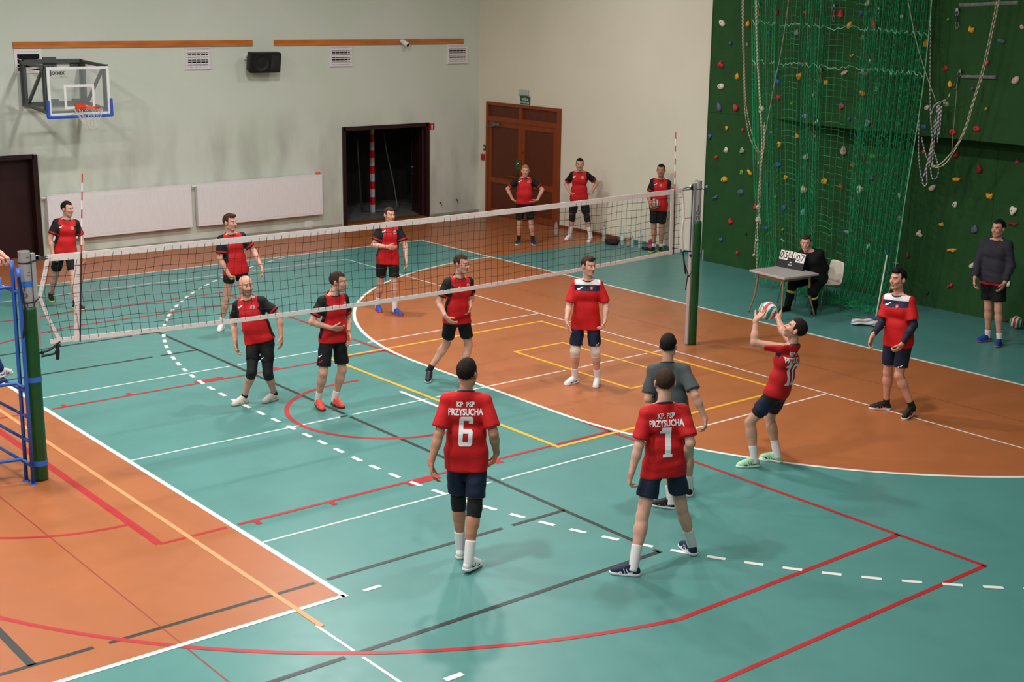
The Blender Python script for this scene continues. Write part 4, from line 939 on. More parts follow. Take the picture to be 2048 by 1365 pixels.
for r_i, z in enumerate(zrows):
    zz = z + .03 * math.sin(r_i)
    P = []
    for i in range(NC):
        a = netpos(i, zz + .04 * math.sin(ph[i] * .7)); P.append(a)
        if i < NC - 1:
            b = netpos(i + 1, zz + .04 * math.sin(ph[i + 1] * .7)); sl = max(0, .125 - np.linalg.norm(b - a)); P.append((a + b) / 2 - ZA * min(.07, sl * .8))
    hc_.tube(P, .0042, 3, cap=False)
tag(hc_.build('crosswise_cords', NETG, sn), kind='stuff')
for pz0, pz1 in (((1505, 43), (1840, 68)), ((1508, 121), (1838, 147))):
    za, zb_ = at(pz0, 0, XN)[2], at(pz1, 0, XN)[2]; P = []
    for i in range(NC):
        f = i / (NC - 1); a = netpos(i, za + (zb_ - za) * f + .03 * math.sin(ph[i] * 1.3)); P.append(a)
        if i < NC - 1: P.append((a + netpos(i + 1, a[2])) / 2 - ZA * rg3.uniform(.0, .045))
    MB().tube(P, .008, 4).build('border_rope', NETB, sn)
MB().tube([netpos(NC - 1, z) + np.array([0, -.01, 0]) for z in zsn], .008, 4).build('border_rope', NETB, sn)
MB().tube([netpos(0, z) + np.array([0, .01, 0]) for z in zsn], .007, 4).build('border_rope', NETG, sn)
pile = MB()
for k in range(170):
    c = np.array([rg3.uniform(9.0, 9.85), 0, .02]); f = rg3.uniform(0, 1); c[1] = 1.7 - f * 2.3; c[0] = 9.55 - rg3.uniform(0, .5) - .2 * f
    pts = []
    a0_ = rg3.uniform(0, 6.28); rr = rg3.uniform(.06, .2)
    for j in range(7): pts.append(c + np.array([rr * math.cos(a0_ + j * .9) * .7, rr * math.sin(a0_ + j * .9), max(0.006, (.02 + .2 * rg3.uniform(0, 1) * (1 - abs(f - .5))) * (1 if j % 2 else .5))]))
    pile.tube(smooth_path(pts, 3), .0035, 3, cap=False)
tag(pile.build('gathered_folds', NETG, sn), kind='stuff')
MB().tube(smooth_path([at((1690, 628), 2, .02), at((1728, 636), 2, .02), at((1760, 636), 2, .02), at((1772, 622), 2, .03)]), .008, 5).build('border_rope', NETG, sn)

# ------------------------------------------------------------------ scorer's table
TT = M('speckled_laminate', rgb(176, 168, 164), .45, noise=.45, nscale=160)
LEGM = M('bronze_metal', rgb(172, 138, 110), .38, .6)
zt = .735
C4 = [at(p, 2, zt) for p in ((1505, 540.5), (1573, 556), (1640, 547), (1555, 530))]
cen = sum(C4) / 4
ex = nrm(C4[2] - C4[1]); ex[2] = 0; ex = nrm(ex); ey = np.array([-ex[1], ex[0], 0])
tbw, tbl = .40, .42
tbl_ = empty('scorer_table', (cen[0], cen[1], 0)); tag(tbl_, 'small square table with speckled grey top and curved metal legs', 'table')
bevel(MB().obox(cen - ZA * .02, (ex, ey, ZA), (tbw, tbl, .02)).build('tabletop', TT, tbl_), .012, 3)
for a in (-1, 1):
    for b in (-1, 1):
        k = lambda u, v, z: cen * np.array([1, 1, 0]) + ex * a * u + ey * b * v + ZA * z
        MB().tube(smooth_path([k(.30, .30, zt - .035), k(.31, .31, .5), k(.33, .33, .28), k(.39, .39, .0)]), [.02] * 7 + [.018] * 6 + [.014] * 6, 10).build('leg', LEGM, tbl_, smooth=True)
for a in (-1, 1):
    MB().obox(cen + ey * a * .30 - ZA * .08, (ex, ey, ZA), (.30, .008, .02)).build('apron', LEGM, tbl_); MB().obox(cen + ex * a * .30 - ZA * .08, (ex, ey, ZA), (.008, .30, .02)).build('apron', LEGM, tbl_)
# scoreboard: black tent with flip cards facing the court
sb0, sb1 = at((1553, 533), 2, zt), at((1604, 542.5), 2, zt)
sx = nrm(sb1 - sb0); sw = np.linalg.norm(sb1 - sb0); sy = np.array([-sx[1], sx[0], 0]); sc_ = (sb0 + sb1) / 2
SB = empty('scoreboard', sc_ + sy * .1); tag(SB, 'black tent-shaped flip scoreboard reading 05 0 1 07 on the table', 'scoreboard')
hh = .27; dep = .11
A_ = sc_ - ZA * 0; top_ = sc_ + sy * dep * .9 + ZA * hh; upv = nrm(top_ - A_); nf = np.cross(sx, upv)
SBK = M('scoreboard_black', rgb(14, 14, 15), .5)
m_ = MB()
L_, R_ = -sx * sw / 2, sx * sw / 2; back = sc_ + sy * dep * 1.9
m_.add([A_ + L_, A_ + R_, top_ + R_, top_ + L_, back + L_, back + R_], [(0, 1, 2, 3), (3, 2, 5, 4), (0, 3, 4), (1, 5, 2), (0, 4, 5, 1)]); m_.build('stand', SBK, SB)
CARD = M('score_card', rgb(236, 230, 226), .5); CINK = M('card_black', rgb(16, 16, 18), .5); RINK = M('card_red', rgb(196, 60, 50), .5)
SH = np.linalg.norm(top_ - A_)
def card(u, v, wd, ht, ch, ink):
    c = A_ + sx * u + upv * v; MB().obox(c + nf * .004, (sx, upv, nf), (wd / 2, ht / 2, .002)).build('score_card', CARD, SB)
    flat_text('digit', ch, c + nf * .0075, sx, upv, ht * .72, ink, SB, bold=.012, xs=.85)
card(-sw * .405, SH * .76, sw * .155, SH * .56, '0', CINK); card(-sw * .235, SH * .76, sw * .155, SH * .56, '5', CINK)
card(-sw * .075, SH * .84, sw * .115, SH * .38, '0', RINK); card(sw * .085, SH * .84, sw * .115, SH * .38, '1', RINK)
card(sw * .24, SH * .72, sw * .155, SH * .56, '0', CINK); card(sw * .41, SH * .72, sw * .155, SH * .56, '7', CINK)
c = A_ + upv * SH * .3 - sx * sw * .02
MB().prism([(-.03, 0), (.0, .035), (.03, .02), (.0, .005), (.01, .018), (-.01, .018)], c + nf * .002, (sx, upv, nf), 0, .001).build('logo_mark', CARD, SB)
flat_text('logo_lettering', 'legend', c - upv * .025 + nf * .002, sx, upv, .028, CARD, SB, bold=.02)
rgm = MB(); 
for k in range(9):
    u = -sw * .45 + sw * .9 * k / 8; rgm.tube([top_ + sx * u + np.array([0, 0, .012 * math.cos(t)]) + sy * .012 * math.sin(t) for t in np.linspace(0, 2 * PI, 9)[:-1]], .0022, 4, closed=True)
tag(rgm.build('binder_rings', STEEL, SB), kind='stuff')

# ------------------------------------------------------------------ white plastic chairs
CHW = M('white_chair_plastic', rgb(222, 210, 198), .45)
CHR = M('chair_chrome', rgb(160, 158, 156), .3, .8)
def chair(c, fx, label):
    """c floor centre, fx facing direction"""
    fx = nrm(fx); lf_ = np.array([-fx[1], fx[0], 0]); c = np.asarray(c, float)
    e = empty('plastic_chair', c); tag(e, label, 'chair', 'white plastic chairs by the table')
    # moulded shell: seat curving up into the backrest
    prof = [(.22, .455), (.20, .465), (.10, .455), (-.05, .445), (-.14, .45), (-.19, .475), (-.215, .53), (-.225, .62), (-.235, .72), (-.245, .80), (-.25, .83)]
    def shell(i0, i1, name):
        V = []; F = []; n = i1 - i0; ws = [.20, .215, .22, .22, .215, .21, .205, .205, .2, .185, .15]
        for off in (0, .012):
            for i in range(i0, i1):
                d, z = prof[i]; w_ = ws[i]; t = i / 10
                for j in range(7):
                    s_ = (j - 3) / 3; cup = .025 * s_ * s_
                    dz = cup if i < 5 else 0; dd = cup if i >= 5 else 0
                    V.append(c + fx * (d + dd - (off if i >= 5 else 0)) + lf_ * w_ * s_ + ZA * (z + dz - (off if i < 5 else 0)))
        for i in range(n - 1):
            for j in range(6): F += [(i * 7 + j, i * 7 + j + 1, (i + 1) * 7 + j + 1, (i + 1) * 7 + j)]; k = n * 7; F += [(k + i * 7 + j + 1, k + i * 7 + j, k + (i + 1) * 7 + j, k + (i + 1) * 7 + j + 1)]
        k = n * 7
        for i in range(n - 1): F += [(i * 7, (i + 1) * 7, k + (i + 1) * 7, k + i * 7), ((i + 1) * 7 + 6, i * 7 + 6, k + i * 7 + 6, k + (i + 1) * 7 + 6)]
        for j in range(6): F += [(j + 1, j, k + j, k + j + 1), ((n - 1) * 7 + j, (n - 1) * 7 + j + 1, k + (n - 1) * 7 + j + 1, k + (n - 1) * 7 + j)]
        link_mesh(name, V, F, CHW, e, smooth=True)
    shell(0, 6, 'seat'); shell(5, 11, 'backrest')
    for a in (-1, 1):
        for b in (-1, 1):
            MB().tube([c + fx * a * .12 + lf_ * b * .15 + ZA * .43, c + fx * a * .16 + lf_ * b * .17 + ZA * .41, c + fx * a * .21 + lf_ * b * .20 + ZA * .0], .011, 8).build('leg', CHR, e, smooth=True)
    MB().tube([c + fx * .12 + lf_ * .15 + ZA * .43, c + fx * .12 - lf_ * .15 + ZA * .43], .01, 6).build('brace', CHR, e)
chair_front = np.array([-.80, -.15, 0])
chair((8.70, .38, 0), (-.92, .28, 0), 'white plastic chair with the seated scorer on it')
chair((8.64, .97, 0), (-1, .05, 0), 'empty white plastic chair standing behind the small table')

# ------------------------------------------------------------------ mop
mp0, mp1 = at((1752, 636), 2, .05), None
mt = at((1778, 490), 0, 9.25); mp_ = empty('floor_mop', mp0); tag(mp_, 'long-handled mop with a striped cloth leaning on the green net', 'mop')
brk = mp0 + (mt - mp0) * .0 ; hnd = MB(); tp2 = mp0 + (mt - mp0) * .86
MB().tube([mp0 + ZA * .02, tp2], .013, 8).build('handle', M('mop_handle', rgb(214, 210, 202), .4), mp_, smooth=True); MB().tube([tp2, mt], .014, 8).build('grip', M('mop_grip', rgb(24, 54, 96), .5), mp_, smooth=True)
ma, mb_ = at((1704, 644), 2, .03), at((1782, 652), 2, .03)
g = 18; V = []; F = []
mdir = nrm(mb_ - ma); mn = np.array([-mdir[1], mdir[0], 0]); L = np.linalg.norm(mb_ - ma)
for i in range(g + 1):
    for j in range(7):
        s_ = (j - 3) / 3; t = i / g; wv = .02 * math.sin(t * 17 + s_ * 3) + .015 * math.sin(t * 9 - s_ * 6)
        V.append(ma + mdir * L * t + mn * (.13 + .03 * math.sin(t * 11)) * s_ + ZA * (max(0.004, .075 * (1 - s_ * s_) * (.5 + .5 * math.sin(PI * (.1 + .8 * t))) + wv * .6)))
for i in range(g):
    for j in range(6): F.append((i * 7 + j, (i + 1) * 7 + j, (i + 1) * 7 + j + 1, i * 7 + j + 1))
sm = rope_mat('striped_mop_cloth', rgb(214, 208, 208), rgb(120, 116, 128), 4.0)
cloth = link_mesh('mop_cloth', V, F, sm, mp_, smooth=True); cm2 = cloth.modifiers.new('t', 'SOLIDIFY'); cm2.thickness = .012
MB().obox(mp0 - ZA * .0, (mdir, mn, ZA), (.14, .035, .02)).build('mop_plate', M('mop_plate', rgb(80, 90, 120), .5), mp_)

# ------------------------------------------------------------------ balls
def ball_mat():
    m = bpy.data.materials.new('volleyball_skin'); m.use_nodes = True; nt = m.node_tree; b = nt.nodes['Principled BSDF']; b.inputs['Roughness'].default_value = .5
    a = nt.nodes.new('ShaderNodeAttribute'); a.attribute_name = 'tint'; nt.links.new(a.outputs['Color'], b.inputs['Base Color']); return m
BM_ = ball_mat()
def ball(c, r, rot, label):
    n = 64; m2 = 40; V = []; C = []
    R = np.array(Matrix.Rotation(rot[0], 3, 'X') @ Matrix.Rotation(rot[1], 3, 'Y') @ Matrix.Rotation(rot[2], 3, 'Z'))
    wht, red_, grn = np.array(rgb(232, 226, 222)[:3]), np.array(rgb(190, 34, 52)[:3]), np.array(rgb(30, 130, 104)[:3])
    V.append(np.array([0, 0, 1.])); 
    for i in range(1, m2):
        t = PI * i / m2
        for k in range(n): p = 2 * PI * k / n; V.append(np.array([math.sin(t) * math.cos(p), math.sin(t) * math.sin(p), math.cos(t)]))
    V.append(np.array([0, 0, -1.])); V = np.array(V)
    th = np.arctan2(V[:, 1], V[:, 0]); z = V[:, 2]
    sw_ = ((th + 1.3 * z) / (2 * PI) * 6) % 1.0; idx = np.floor((th + 1.3 * z) / (2 * PI) * 6) % 6
    col = np.tile(wht, (len(V), 1)); w_ = np.abs(sw_ - .5) * 2
    band = (w_ < .52 * np.sqrt(np.clip(1 - z * z, 0, 1)) + .12)
    col[band & (idx % 2 == 0)] = red_; col[band & (idx % 2 == 1)] = grn
    seam = np.abs(w_ - (.52 * np.sqrt(np.clip(1 - z * z, 0, 1)) + .12)) < .05
    rad = r * (1 - .012 * seam)
    P = (V * rad[:, None]) @ R.T + np.asarray(c)
    F = [(0, 1 + k, 1 + (k + 1) % n) for k in range(n)] + [(1 + (i - 1) * n + k, 1 + i * n + k, 1 + i * n + (k + 1) % n, 1 + (i - 1) * n + (k + 1) % n) for i in range(1, m2 - 1) for k in range(n)]
    q = len(V) - 1; F += [(q, 1 + (m2 - 2) * n + (k + 1) % n, 1 + (m2 - 2) * n + k) for k in range(n)]
    o = link_mesh('volleyball', P, F, BM_, smooth=True, origin=np.asarray(c), colors=col); tag(o, label, 'ball', 'white, red and green volleyballs'); return o
bc = at((2033, 645), 2, .105); ball(bc, .105, (.9, .3, .4), 'white, red and green volleyball on the floor against the climbing wall')

# ------------------------------------------------------------------ bottles and kit along the wall
PET = M('clear_pet', rgb(196, 214, 210), .12, alpha=.42, spec=.6)
def bottle(px, h, r, label, cap, lab=None, liquid=None):
    p = at(px, 2, 0); e = empty('bottle', p); tag(e, label, 'bottle', 'drink bottles standing along the wall')
    s = h / .32
    MB().lathe([(.001, 0), (r * .85, 0), (r, .012 * s), (r, .09 * s), (r * .92, .11 * s), (r, .13 * s), (r, .20 * s), (r * .75, .245 * s), (r * .36, .275 * s), (r * .33, .30 * s)], p, 16).build('body', PET, e, smooth=True)
    MB().lathe([(r * .38, .298 * s), (r * .40, .30 * s), (r * .40, .318 * s), (.001, .32 * s)], p, 12).build('cap', M('cap_' + cap[0], cap[1], .5), e)
    if lab: MB().lathe([(r * 1.005, .085 * s), (r * 1.01, .09 * s), (r * 1.01, .165 * s), (r * 1.005, .17 * s)], p, 16).build('label_band', M('band_' + lab[0], lab[1], .5), e, smooth=True)
    if liquid: MB().lathe([(.001, .005), (r * .9, .006), (r * .9, .15 * s), (.001, .15 * s)], p, 14).build('liquid', M('liquid_' + liquid[0], liquid[1], .2), e, smooth=True)
GCAP = ('green', rgb(50, 120, 80)); WCAP = ('white', rgb(225, 225, 222)); YCAP = ('yellow', rgb(226, 190, 50)); BCAP = ('blue', rgb(130, 170, 200))
bottle((1112, 470), .33, .042, 'clear water bottle with green cap standing at the foot of the double door', GCAP)
bottle((1208, 483), .36, .045, 'clear water bottle with green cap between white-shoed player and dark bag', GCAP)
bottle((1244, 491), .42, .05, 'tall clear bottle with white label and cap beside the dark bag', WCAP, ('white', rgb(214, 220, 210)))
bottle((1257, 493), .37, .05, 'bottle of orange drink with a yellow cap by the wall', YCAP, ('orange', rgb(206, 110, 70)), ('peach', rgb(200, 120, 80)))
bottle((1264, 496), .25, .04, 'small clear bottle with green cap beside the orange drink', GCAP)
bottle((1280, 497), .40, .045, 'tall clear bottle with pale blue cap between orange drink and pink shaker', BCAP)
bottle((1407, 521), .32, .042, 'clear water bottle with white cap at the edge of the climbing wall', WCAP)
p = at((1301, 500), 2, 0); e = empty('shaker_bottle', p); tag(e, 'pink sports shaker bottle beside the player leaning on the wall', 'bottle')
PK = M('pink_plastic', rgb(190, 64, 112), .4)
MB().lathe([(.001, 0), (.04, 0), (.045, .02), (.045, .09), (.038, .10), (.038, .13), (.045, .15), (.047, .16)], p, 16).build('body', PK, e, smooth=True); MB().lathe([(.05, .16), (.05, .20), (.03, .21), (.03, .235), (.001, .235)], p, 16).build('lid', M('pink_lid', rgb(168, 50, 92), .4), e)
def soft_lump(name, px, size, mat, label, cat, seed):
    p = at(px, 2, 0); bm = bmesh.new(); bmesh.ops.create_icosphere(bm, subdivisions=4, radius=1); V = np.array([v.co[:] for v in bm.verts]); F = [tuple(v.index for v in f.verts) for f in bm.faces]; bm.free()
    D, A = noise_dirs(14, seed); k = np.ones(len(V))
    for d, a in zip(D, A): k += .07 * a * np.sin(3.5 * V @ d + a * 5)
    P = V * k[:, None] * np.array(size); P[:, 2] = np.maximum(P[:, 2] + size[2] * .75, 0.001)
    o = link_mesh(name, P + p, F, mat, smooth=True, origin=p); tag(o, label, cat)
soft_lump('kit_bag', (1225, 489), (.14, .18, .085), M('maroon_fabric', rgb(44, 22, 26), .85, bump=.4, bscale=20), 'crumpled dark maroon bag lying by the wall among the bottles', 'bag', 4)
soft_lump('dark_jacket', (1292, 499), (.08, .13, .03), M('black_fabric', rgb(24, 26, 30), .9), 'flat dark garment lying on the floor between bottle and pink shaker', 'garment', 9)
# ================================================================== PEOPLE
class Field:
    def __init__(s, lo, hi, h):
        s.h = h; s.lo = np.asarray(lo, float) - 2 * h; n = np.ceil((np.asarray(hi) - s.lo) / h).astype(int) + 3
        s.ax = [(s.lo[i] + h * np.arange(n[i])).astype(np.float32) for i in range(3)]
        s.d = np.full(n, .08, np.float32)
    def sl(s, lo, hi, pad):
        r = []
        for i in range(3):
            a = int(np.searchsorted(s.ax[i], lo[i] - pad)); b = int(np.searchsorted(s.ax[i], hi[i] + pad))
            if b - a < 1: return None
            r.append(slice(a, b))
        return tuple(r)
    def add(s, pr):
        q = s.sl(pr['lo'], pr['hi'], pr.get('k', .02) + .03)
        if q is None: return
        X = s.ax[0][q[0]][:, None, None]; Y = s.ax[1][q[1]][None, :, None]; Z = s.ax[2][q[2]][None, None, :]
        v = pr['f'](X, Y, Z); k = pr.get('k', .02); d = s.d[q]
        if pr.get('sub'):
            v = -v; h = np.maximum(k - np.abs(d - v), 0) / k; s.d[q] = np.maximum(d, v) + h * h * k * .25
        else:
            h = np.maximum(k - np.abs(d - v), 0) / k; s.d[q] = np.minimum(d, v) - h * h * k * .25
    def clip(s, p, n):
        X = s.ax[0][:, None, None]; Y = s.ax[1][None, :, None]; Z = s.ax[2][None, None, :]
        s.d = np.maximum(s.d, ((X - p[0]) * n[0] + (Y - p[1]) * n[1] + (Z - p[2]) * n[2]).astype(np.float32))
    def wrinkle(s, amp, seed=0):
        X = s.ax[0][:, None, None]; Y = s.ax[1][None, :, None]; Z = s.ax[2][None, None, :]
        r = np.random.default_rng(seed); w = 0
        for _ in range(4):
            v = r.normal(size=3) * np.array([16, 16, 26]); w = w + np.sin(v[0] * X + v[1] * Y + v[2] * Z + r.uniform(0, 6) + 1.2 * np.sin(9 * X + 7 * Z) + 1.2 * np.sin(8 * Y - 6 * Z))
        s.d = s.d + (amp * .5) * w.astype(np.float32)
    def mesh(s):
        d = s.d; d = np.pad(d, 1, constant_values=.05)
        i0 = d < 0
        c = np.zeros(np.array(d.shape) - 1, np.uint8)
        offs = [(a, b, e) for a in (0, 1) for b in (0, 1) for e in (0, 1)]
        n = c.shape
        for a, b, e in offs: c += i0[a:a + n[0], b:b + n[1], e:e + n[2]]
        m = (c > 0) & (c < 8); I = np.argwhere(m)
        idx = np.full(n, -1, np.int32); idx[m] = np.arange(len(I))
        acc = np.zeros((len(I), 3)); cnt = np.zeros(len(I))
        for o1 in offs:
            for axn in range(3):
                if o1[axn]: continue
                o2 = list(o1); o2[axn] = 1
                a = d[I[:, 0] + o1[0], I[:, 1] + o1[1], I[:, 2] + o1[2]]; b = d[I[:, 0] + o2[0], I[:, 1] + o2[1], I[:, 2] + o2[2]]
                x = (a < 0) != (b < 0); t = np.where(x, a / np.where(a == b, 1, a - b), 0)
                p = np.tile(np.array(o1, float), (len(I), 1)); p[:, axn] += t
                acc[x] += p[x]; cnt += x
        V = s.lo + s.h * (I - 1 + acc / np.maximum(cnt, 1)[:, None])
        Q = []
        for axn in range(3):
            u, w = (axn + 1) % 3, (axn + 2) % 3
            sa = [slice(1, -1)] * 3; sb = [slice(1, -1)] * 3; sa[axn] = slice(0, -1); sb[axn] = slice(1, None)
            e0 = i0[tuple(sa)]; e1 = i0[tuple(sb)]
            E = np.argwhere(e0 != e1)
            if not len(E): continue
            flip = ~e0[E[:, 0], E[:, 1], E[:, 2]]
            B = E.copy()  # grid index of lower node
            for z in (u, w): B[:, z] += 1
            cs = []
            for du, dw in ((-1, -1), (0, -1), (0, 0), (-1, 0)):
                k = B.copy(); k[:, u] += du; k[:, w] += dw; cs.append(idx[k[:, 0], k[:, 1], k[:, 2]])
            q = np.stack(cs, 1); q[flip] = q[flip][:, ::-1]; Q.append(q)
        Q = np.concatenate(Q) if Q else np.zeros((0, 4), int)
        return V, Q[(Q >= 0).all(1)]
def cap(a, b, ra, rb, k=.03, cuts=(), flat=None):
    a = np.asarray(a, float); b = np.asarray(b, float); ab = b - a; L2 = max(1e-9, float(ab @ ab)); R = max(ra, rb) * (1.0 if flat is None else max(1, flat[1]))
    def f(X, Y, Z):
        px, py, pz = X - a[0], Y - a[1], Z - a[2]
        t = np.clip((px * ab[0] + py * ab[1] + pz * ab[2]) / L2, 0, 1)
        qx, qy, qz = px - t * ab[0], py - t * ab[1], pz - t * ab[2]
        if flat is not None:
            n, sfac = flat; w = (qx * n[0] + qy * n[1] + qz * n[2]) * (1 / sfac - 1)
            qx, qy, qz = qx + n[0] * w, qy + n[1] * w, qz + n[2] * w
        d = np.sqrt(qx * qx + qy * qy + qz * qz) - (ra + (rb - ra) * t)
        for p, n in cuts: d = np.maximum(d, (X - p[0]) * n[0] + (Y - p[1]) * n[1] + (Z - p[2]) * n[2])
        return d.astype(np.float32)
    return dict(f=f, lo=np.minimum(a, b) - R, hi=np.maximum(a, b) + R, k=k)
def ell(c, ax, r, k=.02, sub=False):
    c = np.asarray(c, float); ax = np.asarray(ax, float); R = max(r)
    def f(X, Y, Z):
        px, py, pz = X - c[0], Y - c[1], Z - c[2]
        u = [(px * ax[i][0] + py * ax[i][1] + pz * ax[i][2]) / r[i] for i in range(3)]
        k0 = np.sqrt(u[0] ** 2 + u[1] ** 2 + u[2] ** 2) + 1e-9; k1 = np.sqrt((u[0] / r[0]) ** 2 + (u[1] / r[1]) ** 2 + (u[2] / r[2]) ** 2) + 1e-9
        return (k0 * (k0 - 1) / k1).astype(np.float32)
    return dict(f=f, lo=c - R, hi=c + R, k=k, sub=sub)
def box_of(prs, pad=0.0): return np.min([p['lo'] for p in prs], 0) - pad, np.max([p['hi'] for p in prs], 0) + pad
def run(prs, h, lo=None, hi=None):
    if lo is None: lo, hi = box_of([p for p in prs if not p.get('sub')])
    F = Field(lo, hi, h)
    for p in prs: F.add(p)
    return F
def compact(V, Q):
    u, inv = np.unique(Q, return_inverse=True); return V[u], inv.reshape(Q.shape), u
# --- solving joints from pixels
def ray_sphere(px, c, L, near=True):
    d = nrm(ray(px)); oc = CAM - c; b = oc @ d; disc = b * b - (oc @ oc - L * L)
    if disc < 0:
        q = CAM - d * b; return c + nrm(q - c) * L
    t = -b - math.sqrt(disc) if near else -b + math.sqrt(disc)
    return CAM + d * t
def plane_hit(px, base, v, off):
    d = ray(px); t = ((base - CAM) @ v + off) / (d @ v); return CAM + d * t
def pix(p):
    q = np.asarray(p) - CAM; z = q @ CF; return np.array([IW / 2 + FPX * (q @ CR) / z, IH / 2 - FPX * (q @ CU) / z])
def ik_knee(hip, ank, Lt, Ls, px, F):
    d = ank - hip; D = np.linalg.norm(d); u = d / D
    if D > (Lt + Ls) * .998: k = D / ((Lt + Ls) * .998); Lt *= k; Ls *= k
    a = (Lt * Lt - Ls * Ls + D * D) / (2 * D); r = math.sqrt(max(0, Lt * Lt - a * a))
    e1 = nrm(F - u * (F @ u)); e2 = np.cross(u, e1); best = None
    for t in np.linspace(-2.0, 2.0, 61):
        p = hip + u * a + r * (e1 * math.cos(t) + e2 * math.sin(t)); c = np.linalg.norm(pix(p) - np.array(px)) + 2.0 * abs(t)
        if best is None or c < best[0]: best = (c, p)
    return best[1]
SKIN = attr_mat('skin', .5, .35)
SKINS = {'a': (202, 150, 128), 'b': (208, 158, 138), 'c': (182, 128, 102)}
HAIRS = {'black': rgb(17, 14, 13), 'dark': rgb(30, 21, 17), 'brown': rgb(58, 39, 28), 'fair': rgb(150, 112, 74)}
def hair_mat(n): return M('hair_' + n, HAIRS[n], .75, noise=.3, nscale=60, bump=.3, bscale=90, spec=.2)
RED_C, BLK_C, NAVY_C, WHT_C = rgb(190, 20, 24), rgb(16, 15, 17), rgb(24, 32, 58), rgb(228, 222, 224)
CL_BLACKRED = layer_mat('red_black_jersey', RED_C, [('p1', BLK_C), ('p2', RED_C)], .7)
CL_REDNAVY = layer_mat('red_navy_jersey', RED_C, [('p1', WHT_C), ('p2', NAVY_C)], .7)
CL_GREY = layer_mat('grey_tee', rgb(74, 80, 80), [], .85)
CL_SWEAT = layer_mat('charcoal_sweatshirt', rgb(50, 48, 58), [], .9)
CL_JACKET = layer_mat('black_jacket', rgb(14, 14, 16), [], .85)
CL_NAVYTOP = layer_mat('navy_top', rgb(24, 42, 92), [], .8)
SH_BLACK = layer_mat('black_shorts', rgb(15, 15, 17), [], .8)
SH_NAVY = layer_mat('navy_shorts', rgb(22, 32, 56), [], .7)
TIGHT = M('black_tights', rgb(14, 14, 16), .75); NAVYSL = M('navy_sleeve', rgb(20, 24, 44), .7)
SOCKW = M('white_sock', rgb(224, 218, 218), .85, bump=.3, bscale=120); SOCKB = M('black_sock', rgb(18, 18, 22), .85)
PADB = M('black_kneepad', rgb(15, 15, 17), .8, bump=.2, bscale=80); PADW = M('white_kneepad', rgb(220, 206, 196), .8, bump=.2, bscale=80)
SHOEC = {'white': ((228, 224, 224), (216, 212, 210), (230, 228, 226), (40, 40, 44)), 'coral': ((232, 84, 70), (70, 40, 44), (226, 120, 104), (230, 160, 140)), 'blue': ((36, 76, 168), (190, 50, 50), (200, 40, 60), (40, 130, 200)),
         'blackneon': ((20, 20, 22), (206, 214, 60), (40, 40, 42), (220, 220, 215)), 'navy': ((26, 36, 70), (226, 224, 226), (30, 40, 74), (230, 228, 232)), 'black': ((22, 22, 25), (226, 226, 228), (30, 30, 32), (110, 112, 116)),
         'mint': ((168, 216, 172), (226, 230, 226), (226, 232, 222), (50, 60, 70)), 'blackred': ((20, 20, 22), (214, 214, 218), (26, 26, 28), (220, 90, 70)), 'bluegum': ((32, 60, 146), (156, 106, 60), (226, 224, 220), (60, 96, 190)),
         'boot': ((14, 14, 15), (18, 18, 18), (60, 60, 40), (20, 20, 20)), 'cream': ((208, 200, 190), (160, 156, 150), (214, 206, 198), (150, 160, 110)), 'darkteal': ((26, 30, 34), (190, 190, 186), (150, 190, 190), (120, 150, 150))}
def decal(owner, bvh, px, shape, width, mat, name, rot=0.0, up=None, centre=None, xdir=None):
    """print a flat shape on a garment: start where the pixel's ray meets the cloth, lay the shape on the surface"""
    if centre is None:
        d = nrm(ray(px)); hit = bvh.ray_cast(Vector(CAM), Vector(d), 60)
        if hit[0] is None: return None
        c = np.array(hit[0]); n = np.array(hit[1])
    else: c, n = centre
    if n @ (CAM - c) < 0 and centre is None: n = -n
    up = ZA if up is None else up
    r = nrm(np.cross(up, n)); u = np.cross(n, r)
    if rot: r, u = r * math.cos(rot) + u * math.sin(rot), u * math.cos(rot) - r * math.sin(rot)
    V2, F = shape; P = []
    for x, y in V2:
        q = c + r * x * width + u * y * width + n * .10; h = bvh.ray_cast(Vector(q), Vector(-n), .3)
        P.append((np.array(h[0]) if h[0] is not None else q - n * .1) + n * .0035)
    return link_mesh(name, P, F, mat, owner)
def refine(V, F, L):
    bm = bmesh.new(); vs = [bm.verts.new((x, y, 0)) for x, y in V]
    for f in F:
        try: bm.faces.new([vs[i] for i in f])
        except ValueError: pass
    for _ in range(3):
        es = [e for e in bm.edges if e.calc_length() > L]
        if not es: break
        bmesh.ops.subdivide_edges(bm, edges=es, cuts=1, use_grid_fill=False); bmesh.ops.triangulate(bm, faces=bm.faces)
    bm.verts.index_update(); R = (np.array([v.co[:2] for v in bm.verts]), [tuple(v.index for v in f.verts) for f in bm.faces]); bm.free(); return R
TICK = ([(-.5, -.12), (-.3, -.28), (-.05, -.25), (.15, -.05), (.5, .3), (.3, .32), (.05, .12), (-.1, -.02), (-.28, .02)], [(0, 1, 8), (1, 2, 8), (2, 7, 8), (2, 3, 7), (3, 6, 7), (3, 4, 6), (4, 5, 6)])
DISC = ([(0, 0)] + [(.5 * math.cos(t), .5 * math.sin(t)) for t in np.linspace(0, 2 * PI, 17)[:-1]], [(0, i + 1, (i + 1) % 16 + 1) for i in range(16)])
CREST = ([(-.4, .5), (.4, .5), (.42, 0), (.25, -.35), (0, -.55), (-.25, -.35), (-.42, 0)], [(0, 6, 5, 4, 3, 2, 1)])
def block(quads, wid):
    V = []; F = []
    for q in quads:
        n = len(V); V += [((x - .5) * wid, y - .5) for x, y in q]; F.append(tuple(range(n, n + len(q))))
    return V, F
def bar(x0, y0, x1, y1): return [(x0, y0), (x1, y0), (x1, y1), (x0, y1)]
_t, _h = .31, .145
